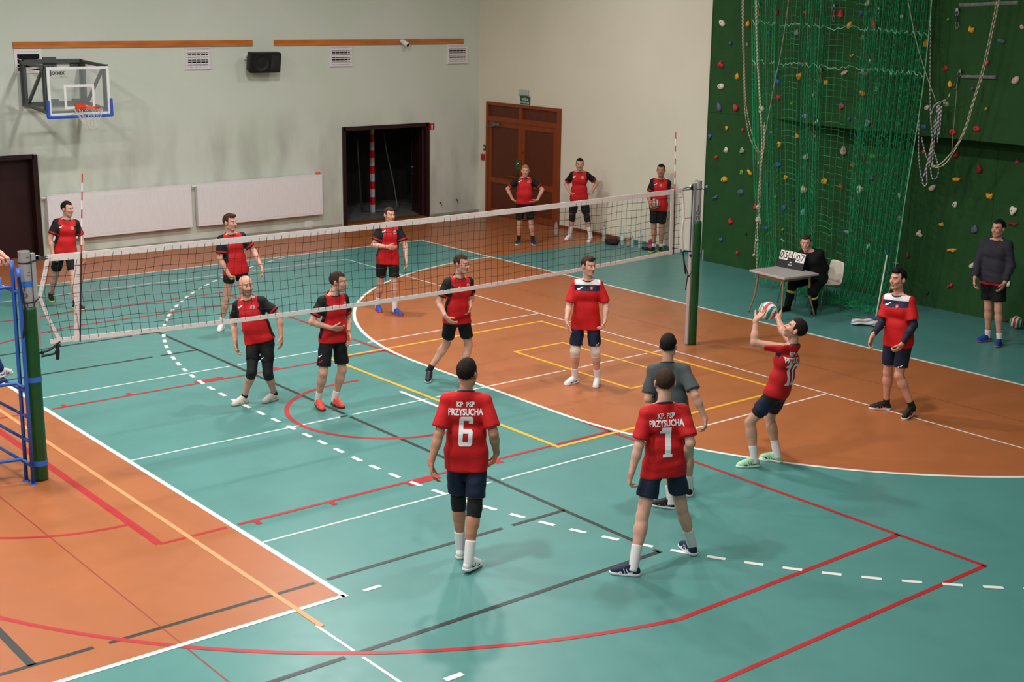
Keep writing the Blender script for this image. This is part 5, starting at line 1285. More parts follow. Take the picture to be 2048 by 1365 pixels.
DIGIT = {'6': block([bar(0, .08, _t, .92), [(0, .92), (_t, 1 - _h), (_t, 1), (.12, 1)], bar(_t, 1 - _h, 1 - _t, 1), [(1 - _t, 1 - _h), (1, 1 - _h), (1, .92), (.88, 1), (1 - _t, 1)], bar(1 - _t, .74, 1, 1 - _h), [(0, .08), (.12, 0), (_t, 0), (_t, _h), (_t, .08)], bar(_t, 0, 1 - _t, _h), [(1 - _t, 0), (.88, 0), (1, .08), (1, .5), (.88, .58), (1 - _t, .58)], bar(_t, .58 - _h, 1 - _t, .58)], .46),
         '1': block([bar(.38, 0, .76, 1), [(.02, .80), (.38, .80), (.38, 1), (.16, 1), (.14, .9), (.02, .9)], bar(.26, 0, .38, .10), bar(.76, 0, .86, .10)], .52),
         '0': block([bar(0, .08, _t, .92), bar(1 - _t, .08, 1, .92), bar(_t, 1 - _h, 1 - _t, 1), bar(_t, 0, 1 - _t, _h), [(0, .92), (_t, .92), (_t, 1), (.12, 1)], [(1 - _t, .92), (1, .92), (.88, 1), (1 - _t, 1)], [(.12, 0), (_t, 0), (_t, .08), (0, .08)], [(1 - _t, 0), (.88, 0), (1, .08), (1 - _t, .08)]], .46)}
def digits(tx):
    V = []; F = []; n = len(tx)
    for i, c in enumerate(tx):
        v, f = DIGIT[c]; o = (i - (n - 1) / 2) * .52; k = len(V); V += [(x + o + .06 * y, y) for x, y in v]; F += [tuple(j + k for j in q) for q in f]
    return np.array(V), F
MARKW = M('print_white', rgb(236, 230, 232), .6); MARKG = M('crest_grey', rgb(180, 160, 156), .6); MARKR = M('crest_red', rgb(170, 40, 50), .6); MARKK = M('print_dark', rgb(30, 30, 36), .6)
HANDS = {'relax': ((.35, .55, .35), .25, .5), 'open': ((.12, .15, .1), .5, .25), 'fist': ((1.2, 1.4, .9), .0, .7), 'hip': ((.25, .3, .2), .35, .3), 'grip': ((.7, .8, .5), .1, .6), 'ball': ((.25, .35, .25), .6, .35)}
def hand_prims(w, D, N, side, s, pose):
    curl, spread, tc = HANDS[pose]; D = nrm(D); N = nrm(N - D * (N @ D)); T = np.cross(N, D) * (1 if side == 'L' else -1)
    pr = []
    pr.append(cap(w - D * .02 * s, w + D * .02 * s, .027 * s, .028 * s, .015, flat=(N, .75)))
    kn = []
    for i, (tx, ln) in enumerate(((.030, .088), (.0105, .093), (-.010, .088), (-.029, .080))):
        k_ = w + D * ln * s + T * tx * s; kn.append(k_); pr.append(cap(w + D * .022 * s + T * tx * .7 * s, k_, .0145 * s, .0125 * s, .012))
    for i, (kp, lens) in enumerate(zip(kn, ((.044, .026, .022), (.048, .030, .024), (.045, .028, .023), (.036, .021, .019)))):
        fan = (1.0, .33, -.33, -1.0)[i] * spread * .28; d = nrm(D * math.cos(fan) + T * math.sin(fan)); p = kp; ang = 0.0
        for j, l in enumerate(lens):
            ang += curl[j]; dj = nrm(d * math.cos(ang) + N * math.sin(ang)); q = p + dj * l * s
            pr.append(cap(p, q, (.0098, .0090, .0082)[j] * s, (.0090, .0082, .0072)[j] * s, .005)); p = q
    b = w + D * .026 * s + T * .022 * s; ang = .85 - tc * .3; d = nrm(D * math.cos(ang) + T * math.sin(ang) + N * .35); q = b + d * .040 * s
    pr.append(cap(b, q, .0155 * s, .0125 * s, .012)); d2 = nrm(d + D * .35 + N * .3 * tc); q2 = q + d2 * .032 * s; pr.append(cap(q, q2, .0115 * s, .0100 * s, .006)); pr.append(cap(q2, q2 + nrm(d2 + N * .3 * tc) * .026 * s, .0098 * s, .0082 * s, .006))
    return pr
def person(S):
    rs_ = S.get('res', 1.0); s = S.get('H', 1.80) / 1.80
    lift = S.get('lift', (0, 0))   # heel lift L, R
    base_z = S.get('z', 0.0)
    feet = {}
    for sd, key in (('L', 'fL'), ('R', 'fR')):
        toe, heel = S[key]; zl = lift[0] if sd == 'L' else lift[1]
        t_, h_ = at(toe, 2, base_z + zl * .3), at(heel, 2, base_z + zl * .3); c = (t_ + h_) / 2; d = t_ - h_; d[2] = 0; d = nrm(d)
        if 'fdir' in S and S['fdir'].get(sd) is not None: d = S['fdir'][sd]
        feet[sd] = [c, d, zl]
    base = (feet['L'][0] + feet['R'][0]) / 2; base = base * np.array([1, 1, 0])
    v = base - CAM; v[2] = 0; v = nrm(v); r = np.array([v[1], -v[0], 0])
    def fac(deg): a = math.radians(deg); return nrm(-v * math.cos(a) + r * math.sin(a))
    if 'pelz' in S: P = at(S['pel'], 2, S['pelz']); hem0 = -.03
    else: P = plane_hit(S['pel'], base, v, S.get('pd', 0))
    pdep = float((P - base) @ v)
    N = plane_hit(S['neck'], base, v, pdep + S.get('nd', 0))
    if 'pelz' not in S:
        d0 = np.linalg.norm(P - N); P = N + nrm(P - N) * min(.312 * S.get('H', 1.8), d0 - .01); hem0 = np.linalg.norm(P - N) - d0
    U = nrm(N - P); TL = np.linalg.norm(N - P); F0 = fac(S['phi']); Fh = fac(S.get('pphi', S['phi']))
    F = nrm(F0 - U * (F0 @ U)); L = np.cross(U, F); Fp = nrm(Fh); Lp = np.cross(ZA, Fp)
    sw = .158 * s * S.get('wide', 1.0)
    J = {}
    for sd, sg in (('L', 1), ('R', -1)):
        sh = N + L * sw * sg - U * .072 * s - F * .008
        if 'sh' + sd in S: sh = sh + np.asarray(S['sh' + sd][0]) * 0 + (L * S['sh' + sd][0] + U * S['sh' + sd][1] + F * S['sh' + sd][2])
        def pick(key, c, Lb, score):
            p = S[key + sd]
            if len(p) > 2: return ray_sphere(p[:2], c, Lb, p[2] > 0)
            return max((ray_sphere(p[:2], c, Lb, True), ray_sphere(p[:2], c, Lb, False)), key=score)
        el = pick('e', sh, .295 * s, lambda p: -((p - sh) @ F)); wr = pick('w', el, .255 * s, lambda p: (p - el) @ F)
        hd = nrm(pick('h', wr, .09 * s, lambda p: nrm(p - wr) @ nrm(wr - el)) - wr)
        hip = P + Lp * .092 * s * sg
        c, d, zl = feet[sd]; fl = .135 * s
        heel = c - d * fl * .9; ank = heel + d * .05 * s + ZA * (.085 * s + zl * .9); 
        if zl > 0: heel = heel + ZA * zl * .8 + d * zl * .25; ank = ank + d * zl * .3
        kn = ik_knee(hip, ank, .435 * s, .42 * s, S['k' + sd], Fp)
        J[sd] = dict(sh=sh, el=el, wr=wr, hd=hd, hip=hip, kn=kn, an=ank, c=c, d=d, zl=zl)
    HF0 = fac(S['hphi']); hp = math.radians(S.get('hpitch', 0)); HU = nrm(ZA * math.cos(hp) - HF0 * math.sin(hp) + U * .25); HF = nrm(HF0 - HU * (HF0 @ HU)); HL = np.cross(HU, HF)
    hs = s * S.get('headscale', 1.0) * 1.06
    HC_ = plane_hit(S['head'], base, v, pdep + S.get('nd', 0) + S.get('hd_off', 0)) + HF * .015
    hw = lambda x, y, z: HC_ + (HL * x + HF * y + HU * z) * hs
    HAX = (HL, HF, HU); E3 = lambda *a: tuple(x * hs for x in a)
    belly = S.get('belly', 0.0); fat = S.get('fat', 1.0)
    # ---------------- body
    def torso(g):   # g = outward growth
        hc = P + U * .03 * s
        return [cap(hc - Lp * .066 * s, hc + Lp * .066 * s, .093 * s * fat + g, .093 * s * fat + g, .05),
                cap(P + U * TL * .36 - L * .052 * s + F * belly * .5, P + U * TL * .36 + L * .052 * s + F * belly * .5, (.088 + belly * .5) * s * fat + g, (.088 + belly * .5) * s * fat + g, .07),
                cap(P + U * TL * .66 - L * .070 * s + F * .010, P + U * TL * .66 + L * .070 * s + F * .010, .097 * s + g, .097 * s + g, .07),
                cap(J['L']['sh'] * .80 + J['R']['sh'] * .20 - U * .02, J['L']['sh'] * .20 + J['R']['sh'] * .80 - U * .02, .060 * s + g, .060 * s + g, .05)] + \
               [cap(N - U * .022 * s - F * .012, J[q]['sh'] + U * .004 * s, .043 * s + g, .046 * s + g, .03) for q in 'LR']
    neck_top = hw(0, -.018, -.075); neck0 = N + U * .0 - F * .008
    limbs = []
    for q in 'LR':
        j = J[q]; ud = nrm(j['el'] - j['sh']); fd_ = nrm(j['wr'] - j['el'])
        limbs += [cap(j['sh'], j['el'], .050 * s * fat, .040 * s, .03), cap(j['el'], j['el'] + (j['wr'] - j['el']) * .35, .041 * s, .042 * s, .02), cap(j['el'] + (j['wr'] - j['el']) * .3, j['wr'], .041 * s, .027 * s, .02),
                  cap(j['hip'], j['kn'], .088 * s * fat, .054 * s, .05), cap(j['kn'], j['kn'] + (j['an'] - j['kn']) * .3 - nrm(np.cross(np.cross(j['an'] - j['kn'], Fp), j['an'] - j['kn'])) * -.0, .052 * s, .054 * s, .03),
                  cap(j['kn'] + (j['an'] - j['kn']) * .25, j['an'], .053 * s, .034 * s, .03)]
        shd = nrm(j['an'] - j['kn']); back = -nrm(j['d'] - shd * (j['d'] @ shd)); limbs.append(cap(j['kn'] + (j['an'] - j['kn']) * .18 + back * .018 * s, j['kn'] + (j['an'] - j['kn']) * .48 + back * .014 * s, .040 * s, .036 * s, .03))
    neck = [cap(neck0, neck_top, .060 * s, .054 * s, .03), cap(N - U * .02, N + L * .08 * s - U * .03, .042 * s, .038 * s, .03), cap(N - U * .02, N - L * .08 * s - U * .03, .042 * s, .038 * s, .03)]
    head0 = [ell(hw(0, -.012, .032), HAX, E3(.0765, .096, .088), .03), ell(hw(0, .022, -.032), HAX, E3(.062, .070, .078), .03)]
    face = [cap(hw(.044, -.002, -.055), hw(.018, .056, -.094), .024 * hs, .022 * hs, .02), cap(hw(-.044, -.002, -.055), hw(-.018, .056, -.094), .024 * hs, .022 * hs, .02), ell(hw(0, .062, -.096), HAX, E3(.022, .022, .018), .02),
            cap(hw(-.028, .080, .026), hw(.028, .080, .026), .0135 * hs, .0135 * hs, .015), cap(hw(.04, .062, -.02), hw(.034, .070, -.03), .018 * hs, .016 * hs, .02), cap(hw(-.04, .062, -.02), hw(-.034, .070, -.03), .018 * hs, .016 * hs, .02)]
    face += [dict(ell(hw(sg * .031, .099, .007), HAX, E3(.018, .016, .012), .010), sub=True) for sg in (-1, 1)]
    face += [ell(hw(sg * .030, .0775, .006), HAX, E3(.0125, .0125, .0115), .003) for sg in (-1, 1)]
    face += [cap(hw(0, .086, .010), hw(0, .110, -.027), .0085 * hs, .0125 * hs, .012), cap(hw(.010, .098, -.031), hw(-.010, .098, -.031), .0085 * hs, .0085 * hs, .008),
             cap(hw(-.017, .083, -.060), hw(.017, .083, -.060), .0075 * hs, .0075 * hs, .008), cap(hw(-.013, .082, -.069), hw(.013, .082, -.069), .008 * hs, .008 * hs, .008)]
    ear = []
    for sg in (-1, 1): ear += [ell(hw(sg * .079, -.010, -.004), (nrm(HL + HF * .5 * sg), nrm(HF - HL * .5 * sg), HU), E3(.009, .019, .031), .008)]
    hands = {q: hand_prims(J[q]['wr'], J[q]['hd'], palm_dir(S, q, J[q], L, F, U, Lp, P), q, s, S.get('hand' + q, 'relax')) for q in 'LR'}
    coarse = torso(-.006 * s) + limbs + neck + head0 + [hands[q][0] for q in 'LR']
    h = .0115 * rs_
    V, Q = run(coarse, h).mesh()
    nd_ = nrm(neck_top - neck0); ncut = neck0 * .45 + neck_top * .55
    keep = ~(((V - ncut) @ nd_ > 0) & (np.linalg.norm(V - HC_, axis=1) < .165 * hs))
    for q in 'LR':
        j = J[q]; keep &= ~(((V - (j['wr'] - j['hd'] * .02 * s)) @ j['hd'] > 0) & (np.linalg.norm(V - j['wr'], axis=1) < .13 * s))
    Q = Q[keep[Q].any(1)]; VV = [V]; QQ = [Q]; off = len(V)
    hh_ = .0052 * max(1, rs_ * .9); lo, hi = HC_ - .155 * hs, HC_ + .155 * hs
    Vh, Qh = run(neck + head0 + face + ear + torso(-.006 * s)[-2:], hh_, lo, hi).mesh(); kh = ((Vh - ncut) @ nd_ > -h * .5) & (np.linalg.norm(Vh - HC_, axis=1) < .17 * hs); Qh = Qh[kh[Qh].all(1)]
    VV.append(Vh); QQ.append(Qh + off); off += len(Vh)
    for q in 'LR':
        lo, hi = box_of(hands[q], .004); j = J[q]
        Vd, Qd = run(hands[q] + [p for p in limbs], .0042 * max(1, rs_), lo, hi).mesh(); kd = ((Vd - (j['wr'] - j['hd'] * .02 * s)) @ j['hd'] > -h * .5); Qd = Qd[kd[Qd].all(1)]
        VV.append(Vd); QQ.append(Qd + off); off += len(Vd)
    V = np.concatenate(VV); Q = np.concatenate(QQ); V, Q, _ = compact(V, Q)
    sk = np.array(rgb(*SKINS[S.get('skin', 'a')])[:3]); C = np.tile(sk, (len(V), 1))
    q_ = (V - HC_) / hs; lx, ly, lz = q_ @ HL, q_ @ HF, q_ @ HU; inh = (np.linalg.norm(q_, axis=1) < .15)
    hcol = np.array(HAIRS.get(S.get('hair', 'brown') if S.get('hair') != 'bald' else 'dark')[:3])
    def paint(m, c, a): C[m] = C[m] * (1 - a) + np.asarray(c) * a
    paint(inh & (ly > .045) & (np.abs(lz + .005) < .055), sk * np.array([1.05, .88, .85]), .5)
    paint(inh & (ly > .055) & (np.abs(lz - .027 + .10 * np.abs(np.abs(lx) - .03)) < .0055) & (np.abs(np.abs(lx) - .031) < .019), hcol * .9 + sk * .1, .85)
    eye = inh & (ly > .060) & (np.hypot((np.abs(lx) - .030) / .0145, (lz - .006) / .0075) < 1)
    paint(eye, np.array([.55, .5, .48]), .9); paint(eye & (np.abs(np.abs(lx) - .030) < .0065), np.array([.03, .025, .02]), .95)
    paint(inh & (ly > .05) & (np.abs(lx) < .022) & (np.abs(lz + .065) < .0085), np.array(rgb(168, 86, 80)[:3]), .75)
    paint(inh & (np.abs(np.abs(lx)) > .074) & (np.abs(lz) < .04), sk * np.array([1.05, .75, .7]), .5)
    st_ = S.get('stubble', .12)
    paint(inh & (lz < -.035) & (ly > -.01) & (lz > -.125) & ~((np.abs(lx) < .02) & (np.abs(lz + .065) < .009)), hcol, st_)
    paint(inh & (ly < .03) & (lz < .02) & (lz > -.045) & (np.abs(lx) < .073) & (lz > -.035 - .5 * (ly + .06)), hcol, .45 if S.get('hair') != 'bald' else .0)
    if S.get('hair') == 'bald': paint(inh & (lz > -.03) & (lz < .045) & (ly < .01), hcol, .25)
    for q in 'LR':
        paint(np.linalg.norm(V - J[q]['wr'] - J[q]['hd'] * .09 * s, axis=1) < .10 * s, sk * np.array([1.0, .82, .78]), .45)
        paint(np.linalg.norm(V - J[q]['kn'], axis=1) < .06 * s, sk * np.array([1.0, .85, .8]), .4); paint(np.linalg.norm(V - J[q]['el'], axis=1) < .04 * s, sk * np.array([1.0, .85, .8]), .4)
    body = link_mesh('person', V, Q, SKIN, smooth=True, origin=base + ZA * base_z, colors=C)
    tag(body, S['label'], 'person', S.get('group'))
    # ---------------- hair
    if S.get('hair') != 'bald':
        vol = S.get('hvol', .010); hp_ = [ell(hw(0, -.014, .034), HAX, E3(.0795, .0985, .0885), .01), ell(hw(0, -.004, .052), HAX, E3(.070, .084 + vol * .3, .070 + vol), .012)]
        if S.get('quiff'): hp_ += [cap(hw(-.03, .064, .096), hw(.03, .064, .096), .024 * hs, .024 * hs, .02), cap(hw(0, .0, .112), hw(0, .05, .106), .022 * hs, .022 * hs, .02)]
        Fh_ = run(hp_, .0058 * max(1, rs_))
        Fh_.clip(hw(0, -.055, -.038), nrm(HF * .42 - HU * .9))
        hX = Fh_.ax[0][:, None, None] - HC_[0]; hY = Fh_.ax[1][None, :, None] - HC_[1]; hZ = Fh_.ax[2][None, None, :] - HC_[2]
        fy = (hX * HF[0] + hY * HF[1] + hZ * HF[2]) / hs; fz = (hX * HU[0] + hY * HU[1] + hZ * HU[2]) / hs; fx = (hX * HL[0] + hY * HL[1] + hZ * HL[2]) / hs
        Fh_.d = np.maximum(Fh_.d, (np.minimum(fy - .030, S.get('hline', .074) - .004 * np.cos(fx * 60) - fz) * hs).astype(np.float32))
        X = Fh_.ax[0][:, None, None]; Y = Fh_.ax[1][None, :, None]; Z = Fh_.ax[2][None, None, :]
        Fh_.d = Fh_.d + (.0016 * (np.sin(300 * X + 60 * Z) * np.sin(280 * Y + 50 * Z)) + .0016 * np.sin(120 * X - 90 * Y + 60 * Z) * np.sin(70 * Z + 50 * X)).astype(np.float32)
        Vr, Qr = Fh_.mesh(); link_mesh('hair', Vr, Qr, hair_mat(S['hair']), body, smooth=True)
    # ---------------- shirt
    tp = S.get('top', 'blackred'); g = S.get('loose', .012)
    tops = {'blackred': CL_BLACKRED, 'rednavy': CL_REDNAVY, 'grey': CL_GREY, 'sweat': CL_SWEAT, 'jacket': CL_JACKET, 'navytop': CL_NAVYTOP}
    hem = hem0 + S.get('hem', 0.0)
    hemP = P + U * hem
    tt = torso(g)
    tt.append(cap(P + U * TL * .30 - Lp * .070 * s, hemP - U * .08 - Lp * .066 * s, (.090 * s * fat) + g, .097 * s * fat + g, .05)); tt.append(cap(P + U * TL * .30 + Lp * .070 * s, hemP - U * .08 + Lp * .066 * s, (.090 * s * fat) + g, .097 * s * fat + g, .05))
    tt.append(cap(P + U * TL * .30 + F * belly * .5, hemP - U * .08, .094 * s * fat + g, .102 * s * fat + g, .05))
    tt += [cap(J[q]['hip'] + U * .02, J[q]['hip'] + (J[q]['kn'] - J[q]['hip']) * .4, .096 * s * fat + g * .6, .090 * s * fat + g * .6, .03) for q in 'LR' if 'pelz' not in S]
    tt.append(cap(N - U * .05 * s - F * .004, N + U * .05 * s, .078 * s, .072 * s, .03))
    long_ = tp in ('sweat', 'jacket', 'navytop'); slv = S.get('sleeve', .72)
    for q in 'LR':
        j = J[q]; ud = nrm(j['el'] - j['sh'])
        if long_:
            fd_ = nrm(j['wr'] - j['el']); wre = j['wr'] - fd_ * .015 * s; tt += [cap(j['sh'], j['el'], .064 * s, .056 * s, .04), cap(j['el'], j['wr'] + fd_ * .03, .058 * s, .044 * s, .02, cuts=((wre, fd_),))]
        else:
            en = j['sh'] + (j['el'] - j['sh']) * slv; tt.append(cap(j['sh'], j['sh'] + ud * .6, .054 * s, .054 * s + .060, .035, cuts=((en, ud),)))
    Fs = run(tt, h * 1.0); Fs.wrinkle(.0032 if tp != 'sweat' else .005, int(abs(S['pel'][0])))
    Fs.clip(hemP, -U); Fs.clip(N + U * .006 * s, nrm(U * 1.0 + F * .38))
    Vs, Qs = Fs.mesh()
    at_ = {}; rel = Vs - P; u_ = rel @ L; v_ = (rel @ U) / TL; w_ = rel @ F
    t_arm = np.full(len(Vs), -1.0); d_arm = np.full(len(Vs), 9.0)
    for q in 'LR':
        j = J[q]; ab = j['el'] - j['sh']; t = ((Vs - j['sh']) @ ab) / (ab @ ab); dd = np.linalg.norm(Vs - j['sh'] - np.outer(np.clip(t, 0, 1), ab), axis=1) - .07 * s
        m = dd < d_arm; d_arm[m] = dd[m]; t_arm[m] = t[m]
    if tp == 'blackred':
        slp = np.where(d_arm < .055, t_arm, -1.0) * .29
        yoke = np.abs(u_) - (.128 + .045 * np.clip((1.0 - v_) / .35, -.6, 1)) * s
        sidep = np.where((v_ < .62) & (v_ > .02), np.minimum(.034 - np.abs(w_ - belly * .45), np.abs(u_) - .05), -1)
        p1 = np.maximum(np.maximum(np.where(v_ > .5, yoke, -1), slp - .012), sidep)
        p1 = np.where((d_arm > .03) & (v_ > .98) & (np.abs(u_) < .105), -.01, p1)
        at_['p1'] = p1; sl_ = slp / .29; at_['p2'] = np.where(d_arm < .055, .012 - np.abs(sl_ - (slv - .10)) * .29, -1.0)
    if tp == 'rednavy':
        vv = v_ + .0; inside = np.minimum(.172 * s - np.abs(u_), w_ - .004); arm_in = np.where(d_arm < .02, .075 - np.maximum(t_arm, 0) * .29, 1.0); ins = np.minimum(inside, arm_in)
        at_['p1'] = np.minimum((vv - .885) * TL, ins); at_['p2'] = np.minimum(np.minimum((vv - .745) * TL, (.885 - vv) * TL), ins)
    shirt = link_mesh({'sweat': 'sweatshirt', 'jacket': 'jacket'}.get(tp, 'shirt'), Vs, Qs, tops[tp], body, smooth=True, attrs=at_ or None)
    if tp in ('blackred', 'rednavy', 'grey', 'sweat'):
        cn = nrm(U + F * .38); ca, cb_, _ = frame_of(cn, F); cc0 = N + U * .006 * s - F * .003
        MB().tube([cc0 + (ca * math.cos(t) * .0735 + cb_ * math.sin(t) * .0735) * s for t in np.linspace(0, 2 * PI, 25)[:-1]], .0085 * s, 6, closed=True).build('collar', {'blackred': M('collar_black', BLK_C, .8), 'rednavy': M('collar_navy', NAVY_C, .8), 'grey': M('collar_grey', rgb(66, 72, 72), .85), 'sweat': M('collar_charcoal', rgb(40, 38, 46), .9)}[tp], shirt, smooth=True)
    if S.get('under'):   # tee hem showing under the sweatshirt
        Fu = run([cap(P + U * .05 - Lp * .072 * s, hemP - U * .12 - Lp * .075 * s, .118 * s, .118 * s, .05), cap(P + U * .05 + Lp * .072 * s, hemP - U * .12 + Lp * .075 * s, .118 * s, .118 * s, .05)], h); Fu.clip(hemP - U * .045, -U); Fu.clip(hemP + U * .03, U); Vu, Qu = Fu.mesh(); link_mesh('tee_hem', Vu, Qu, M('red_tee', RED_C, .8), body, smooth=True)
    # ---------------- shorts / trousers
    bot = S.get('bottom', 'black'); bm_ = {'black': SH_BLACK, 'navy': SH_NAVY, 'trousers': CL_JACKET, 'navytr': CL_NAVYTOP}[bot]; tlen = S.get('short', .78)
    bt = [cap(P + ZA * .04 - Lp * .066 * s, P + ZA * .04 + Lp * .066 * s, .090 * s * fat, .090 * s * fat, .04), cap(P - ZA * .03 - Lp * .056 * s, P - ZA * .03 + Lp * .056 * s, .094 * s * fat, .094 * s * fat, .04)]
    for q in 'LR':
        j = J[q]; td = nrm(j['kn'] - j['hip'])
        if bot in ('trousers', 'navytr'):
            bt += [cap(j['hip'], j['kn'], .108 * s, .082 * s, .04), cap(j['kn'], j['an'] + ZA * .03, .080 * s, .066 * s, .03)]
        else:
            en = j['hip'] + (j['kn'] - j['hip']) * tlen; bt.append(cap(j['hip'], j['kn'], .091 * s * fat, .088 * s * S.get('flare', 1.0), .03, cuts=((en, td),)))
    Fb = run(bt, h); Fb.wrinkle(.0045, 5 + int(S['pel'][1])); (None if 'pelz' in S else Fb.clip(P + U * .05 * s, U)); Vb, Qb = Fb.mesh()
    shorts = link_mesh('trousers' if bot in ('trousers', 'navytr') else 'shorts', Vb, Qb, bm_, body, smooth=True)
    # ---------------- legwear
    def sleeve_piece(a, b, r0, r1, mat, name, hh=None):
        a = np.asarray(a); b = np.asarray(b); d = nrm(b - a); Fz = run([cap(a - d * .05, b + d * .05, r0, r1, .01, cuts=((a, -d), (b, d)))], hh or h * .8); Vz, Qz = Fz.mesh(); return link_mesh(name, Vz, Qz, mat, body, smooth=True)
    for q in 'LR':
        j = J[q]; kd = nrm(j['an'] - j['kn']); ktd = nrm(j['kn'] - j['hip'])
        pad_ = S.get('pads' + q, S.get('pads'))
        if pad_:
            Fz = run([cap(j['kn'] - ktd * .13 * s, j['kn'], .069 * s, .066 * s, .02, cuts=((j['kn'] - ktd * .085 * s, -ktd),)), cap(j['kn'], j['kn'] + kd * .13 * s, .066 * s, .062 * s, .02, cuts=((j['kn'] + kd * .085 * s, kd),))], h * .8); Vz, Qz = Fz.mesh(); link_mesh('knee_pad', Vz, Qz, PADB if pad_ == 'black' else PADW, body, smooth=True)
        if S.get('tights'):
            e_ = S['tights']; Fz = run([cap(j['hip'], j['kn'], .098 * s, .064 * s, .03), cap(j['kn'], j['kn'] + kd * .25 * s, .064 * s, .062 * s, .02, cuts=((j['kn'] + kd * .09 * s, kd),))] if e_ == 'knee' else [cap(j['hip'], j['kn'], .098 * s, .066 * s, .03, cuts=((j['hip'] + (j['kn'] - j['hip']) * e_, ktd),))], h); Vz, Qz = Fz.mesh(); link_mesh('tights', Vz, Qz, TIGHT, body, smooth=True)
        so_ = S.get('sock', ('white', .18))
        if so_ and bot not in ('trousers', 'navytr'):
            a = j['an'] - kd * so_[1] * s; sleeve_piece(a, j['an'] + kd * .05, (.040 + so_[1] * .058) * s, .041 * s, SOCKW if so_[0] == 'white' else SOCKB, 'sock')
        if bot == 'trousers':
            a = j['kn'] + kd * .10 * s; sleeve_piece(a, a + kd * .045, .084 * s, .084 * s, M('hi_vis_band', rgb(206, 204, 90), .6), 'reflective_band')
        if S.get('armsleeves'):
            fd_ = nrm(j['wr'] - j['el']); ud = nrm(j['el'] - j['sh']); Fz = run([cap(j['sh'], j['el'], .056 * s, .047 * s, .02), cap(j['el'], j['el'] + (j['wr'] - j['el']) * .35, .047 * s, .048 * s, .02), cap(j['el'] + (j['wr'] - j['el']) * .3, j['wr'] + fd_ * .03, .047 * s, .032 * s, .02, cuts=((j['wr'] - fd_ * .005, fd_),))], h * .8); Vz, Qz = Fz.mesh(); link_mesh('arm_sleeve', Vz, Qz, NAVYSL, body, smooth=True)
        # shoe
        sc_ = SHOEC[S.get('shoe', 'white')]; c, d, zl = j['c'], j['d'], j['zl']
        up_ = ZA; lat = np.cross(ZA, d); fl = .139 * s
        pitch = math.asin(min(.8, zl / (.24 * s))) if zl > 0 else 0.0
        fwd = d * math.cos(pitch) - ZA * math.sin(pitch); upf = ZA * math.cos(pitch) + d * math.sin(pitch)
        ball_ = c + d * .055 * s + ZA * 0
        gp0 = ball_ - fwd * (.055 * s) if zl <= 0 else ball_ + (-fwd) * .055 * s
        f = lambda x, y, z: gp0 + fwd * x * s + lat * y * s + upf * z * s
        fl_ = (upf, .9)
        ap = [cap(f(-.095, 0, .040), f(.01, 0, .036), .038 * s, .042 * s, .02), cap(f(.01, 0, .030), f(.085, .0, .024), .043 * s, .038 * s, .02), cap(f(.08, 0, .026), f(.105, 0, .024), .036 * s, .030 * s, .02),
              cap(f(.05, 0, .048), f(-.045, 0, .085), .030 * s, .036 * s, .025), cap(f(-.085, 0, .06), f(-.075, 0, .095), .033 * s, .034 * s, .02)]
        Ff = run(ap, .0068 * max(1, rs_ * .9)); Ff.clip(f(0, 0, .014), -upf); Ff.clip(f(-.05, 0, .104), upf)
        Vf, Qf = Ff.mesh(); rel_ = (Vf - gp0); fx_, fy_, fz_ = rel_ @ fwd / s, rel_ @ lat / s, rel_ @ upf / s
        acc_ = np.minimum(.007 - np.abs(((fx_ + .02) - (fz_ - .04) * .8 + .025 * np.sin(fx_ * 60)) % .055 - .027), np.abs(fy_) - .025); acc_ = np.where((fx_ < .06) & (fx_ > -.075) & (fz_ < .07), acc_, -1)
        shoe = link_mesh('boot' if S.get('shoe') == 'boot' else 'shoe', Vf, Qf, layer_mat('shoe_' + S.get('shoe', 'white'), rgb(*sc_[0]), [('p1', rgb(*sc_[3]))], .55, bump=.05), body, smooth=True, attrs={'p1': acc_})
        sp_ = [cap(f(-.095, 0, .012), f(.0, 0, .012), .043 * s, .043 * s, .02), cap(f(.0, 0, .012), f(.085, .0, .012), .044 * s, .043 * s, .02), cap(f(.085, 0, .014), f(.108, 0, .016), .040 * s, .034 * s, .02)]
        Fo = run(sp_, .0075 * max(1, rs_ * .9)); Fo.clip(f(0, 0, .001), -upf); Fo.clip(f(0, 0, .027), upf); Vo, Qo = Fo.mesh(); link_mesh('sole', Vo, Qo, M('sole_' + S.get('shoe', 'white'), rgb(*sc_[1]), .6), shoe, smooth=True)
        if S.get('shoe') != 'boot':
            for i in range(4):
                x0 = -.022 + i * .022; z0 = .118 - i * .0118 - .012; MB().tube([f(x0 - .006, -.024, z0 - .016), f(x0, 0, z0 + .002), f(x0 + .006, .024, z0 - .016)], .0042 * s, 5).build('lace', M('lace_' + S.get('shoe', 'white'), rgb(*sc_[2]), .8), shoe)
    # ---------------- prints
    if S.get('marks') or S.get('number'):
        bv = BVHTree.FromPolygons((Vs).tolist(), Qs.tolist())
        for kind, px, wd in S.get('marks', ()):
            if kind == 'tick': decal(shirt, bv, px, refine(*TICK, .25), wd, MARKW, 'chest_logo')
            if kind == 'disc':
                decal(shirt, bv, px, refine(*DISC, .3), wd, MARKG, 'club_badge'); b_ = decal(shirt, bv, px, DISC, wd * .5, MARKR, 'club_badge')
                if b_: b_.location = Vector(nrm(CAM - P) * .003)
            if kind == 'crest': decal(shirt, bv, px, refine(*CREST, .3), wd, MARKR, 'club_badge'); b_ = decal(shirt, bv, px, DISC, wd * .5, MARKG, 'club_badge'); (b_ and setattr(b_, 'location', Vector(nrm(CAM - P) * .003)))
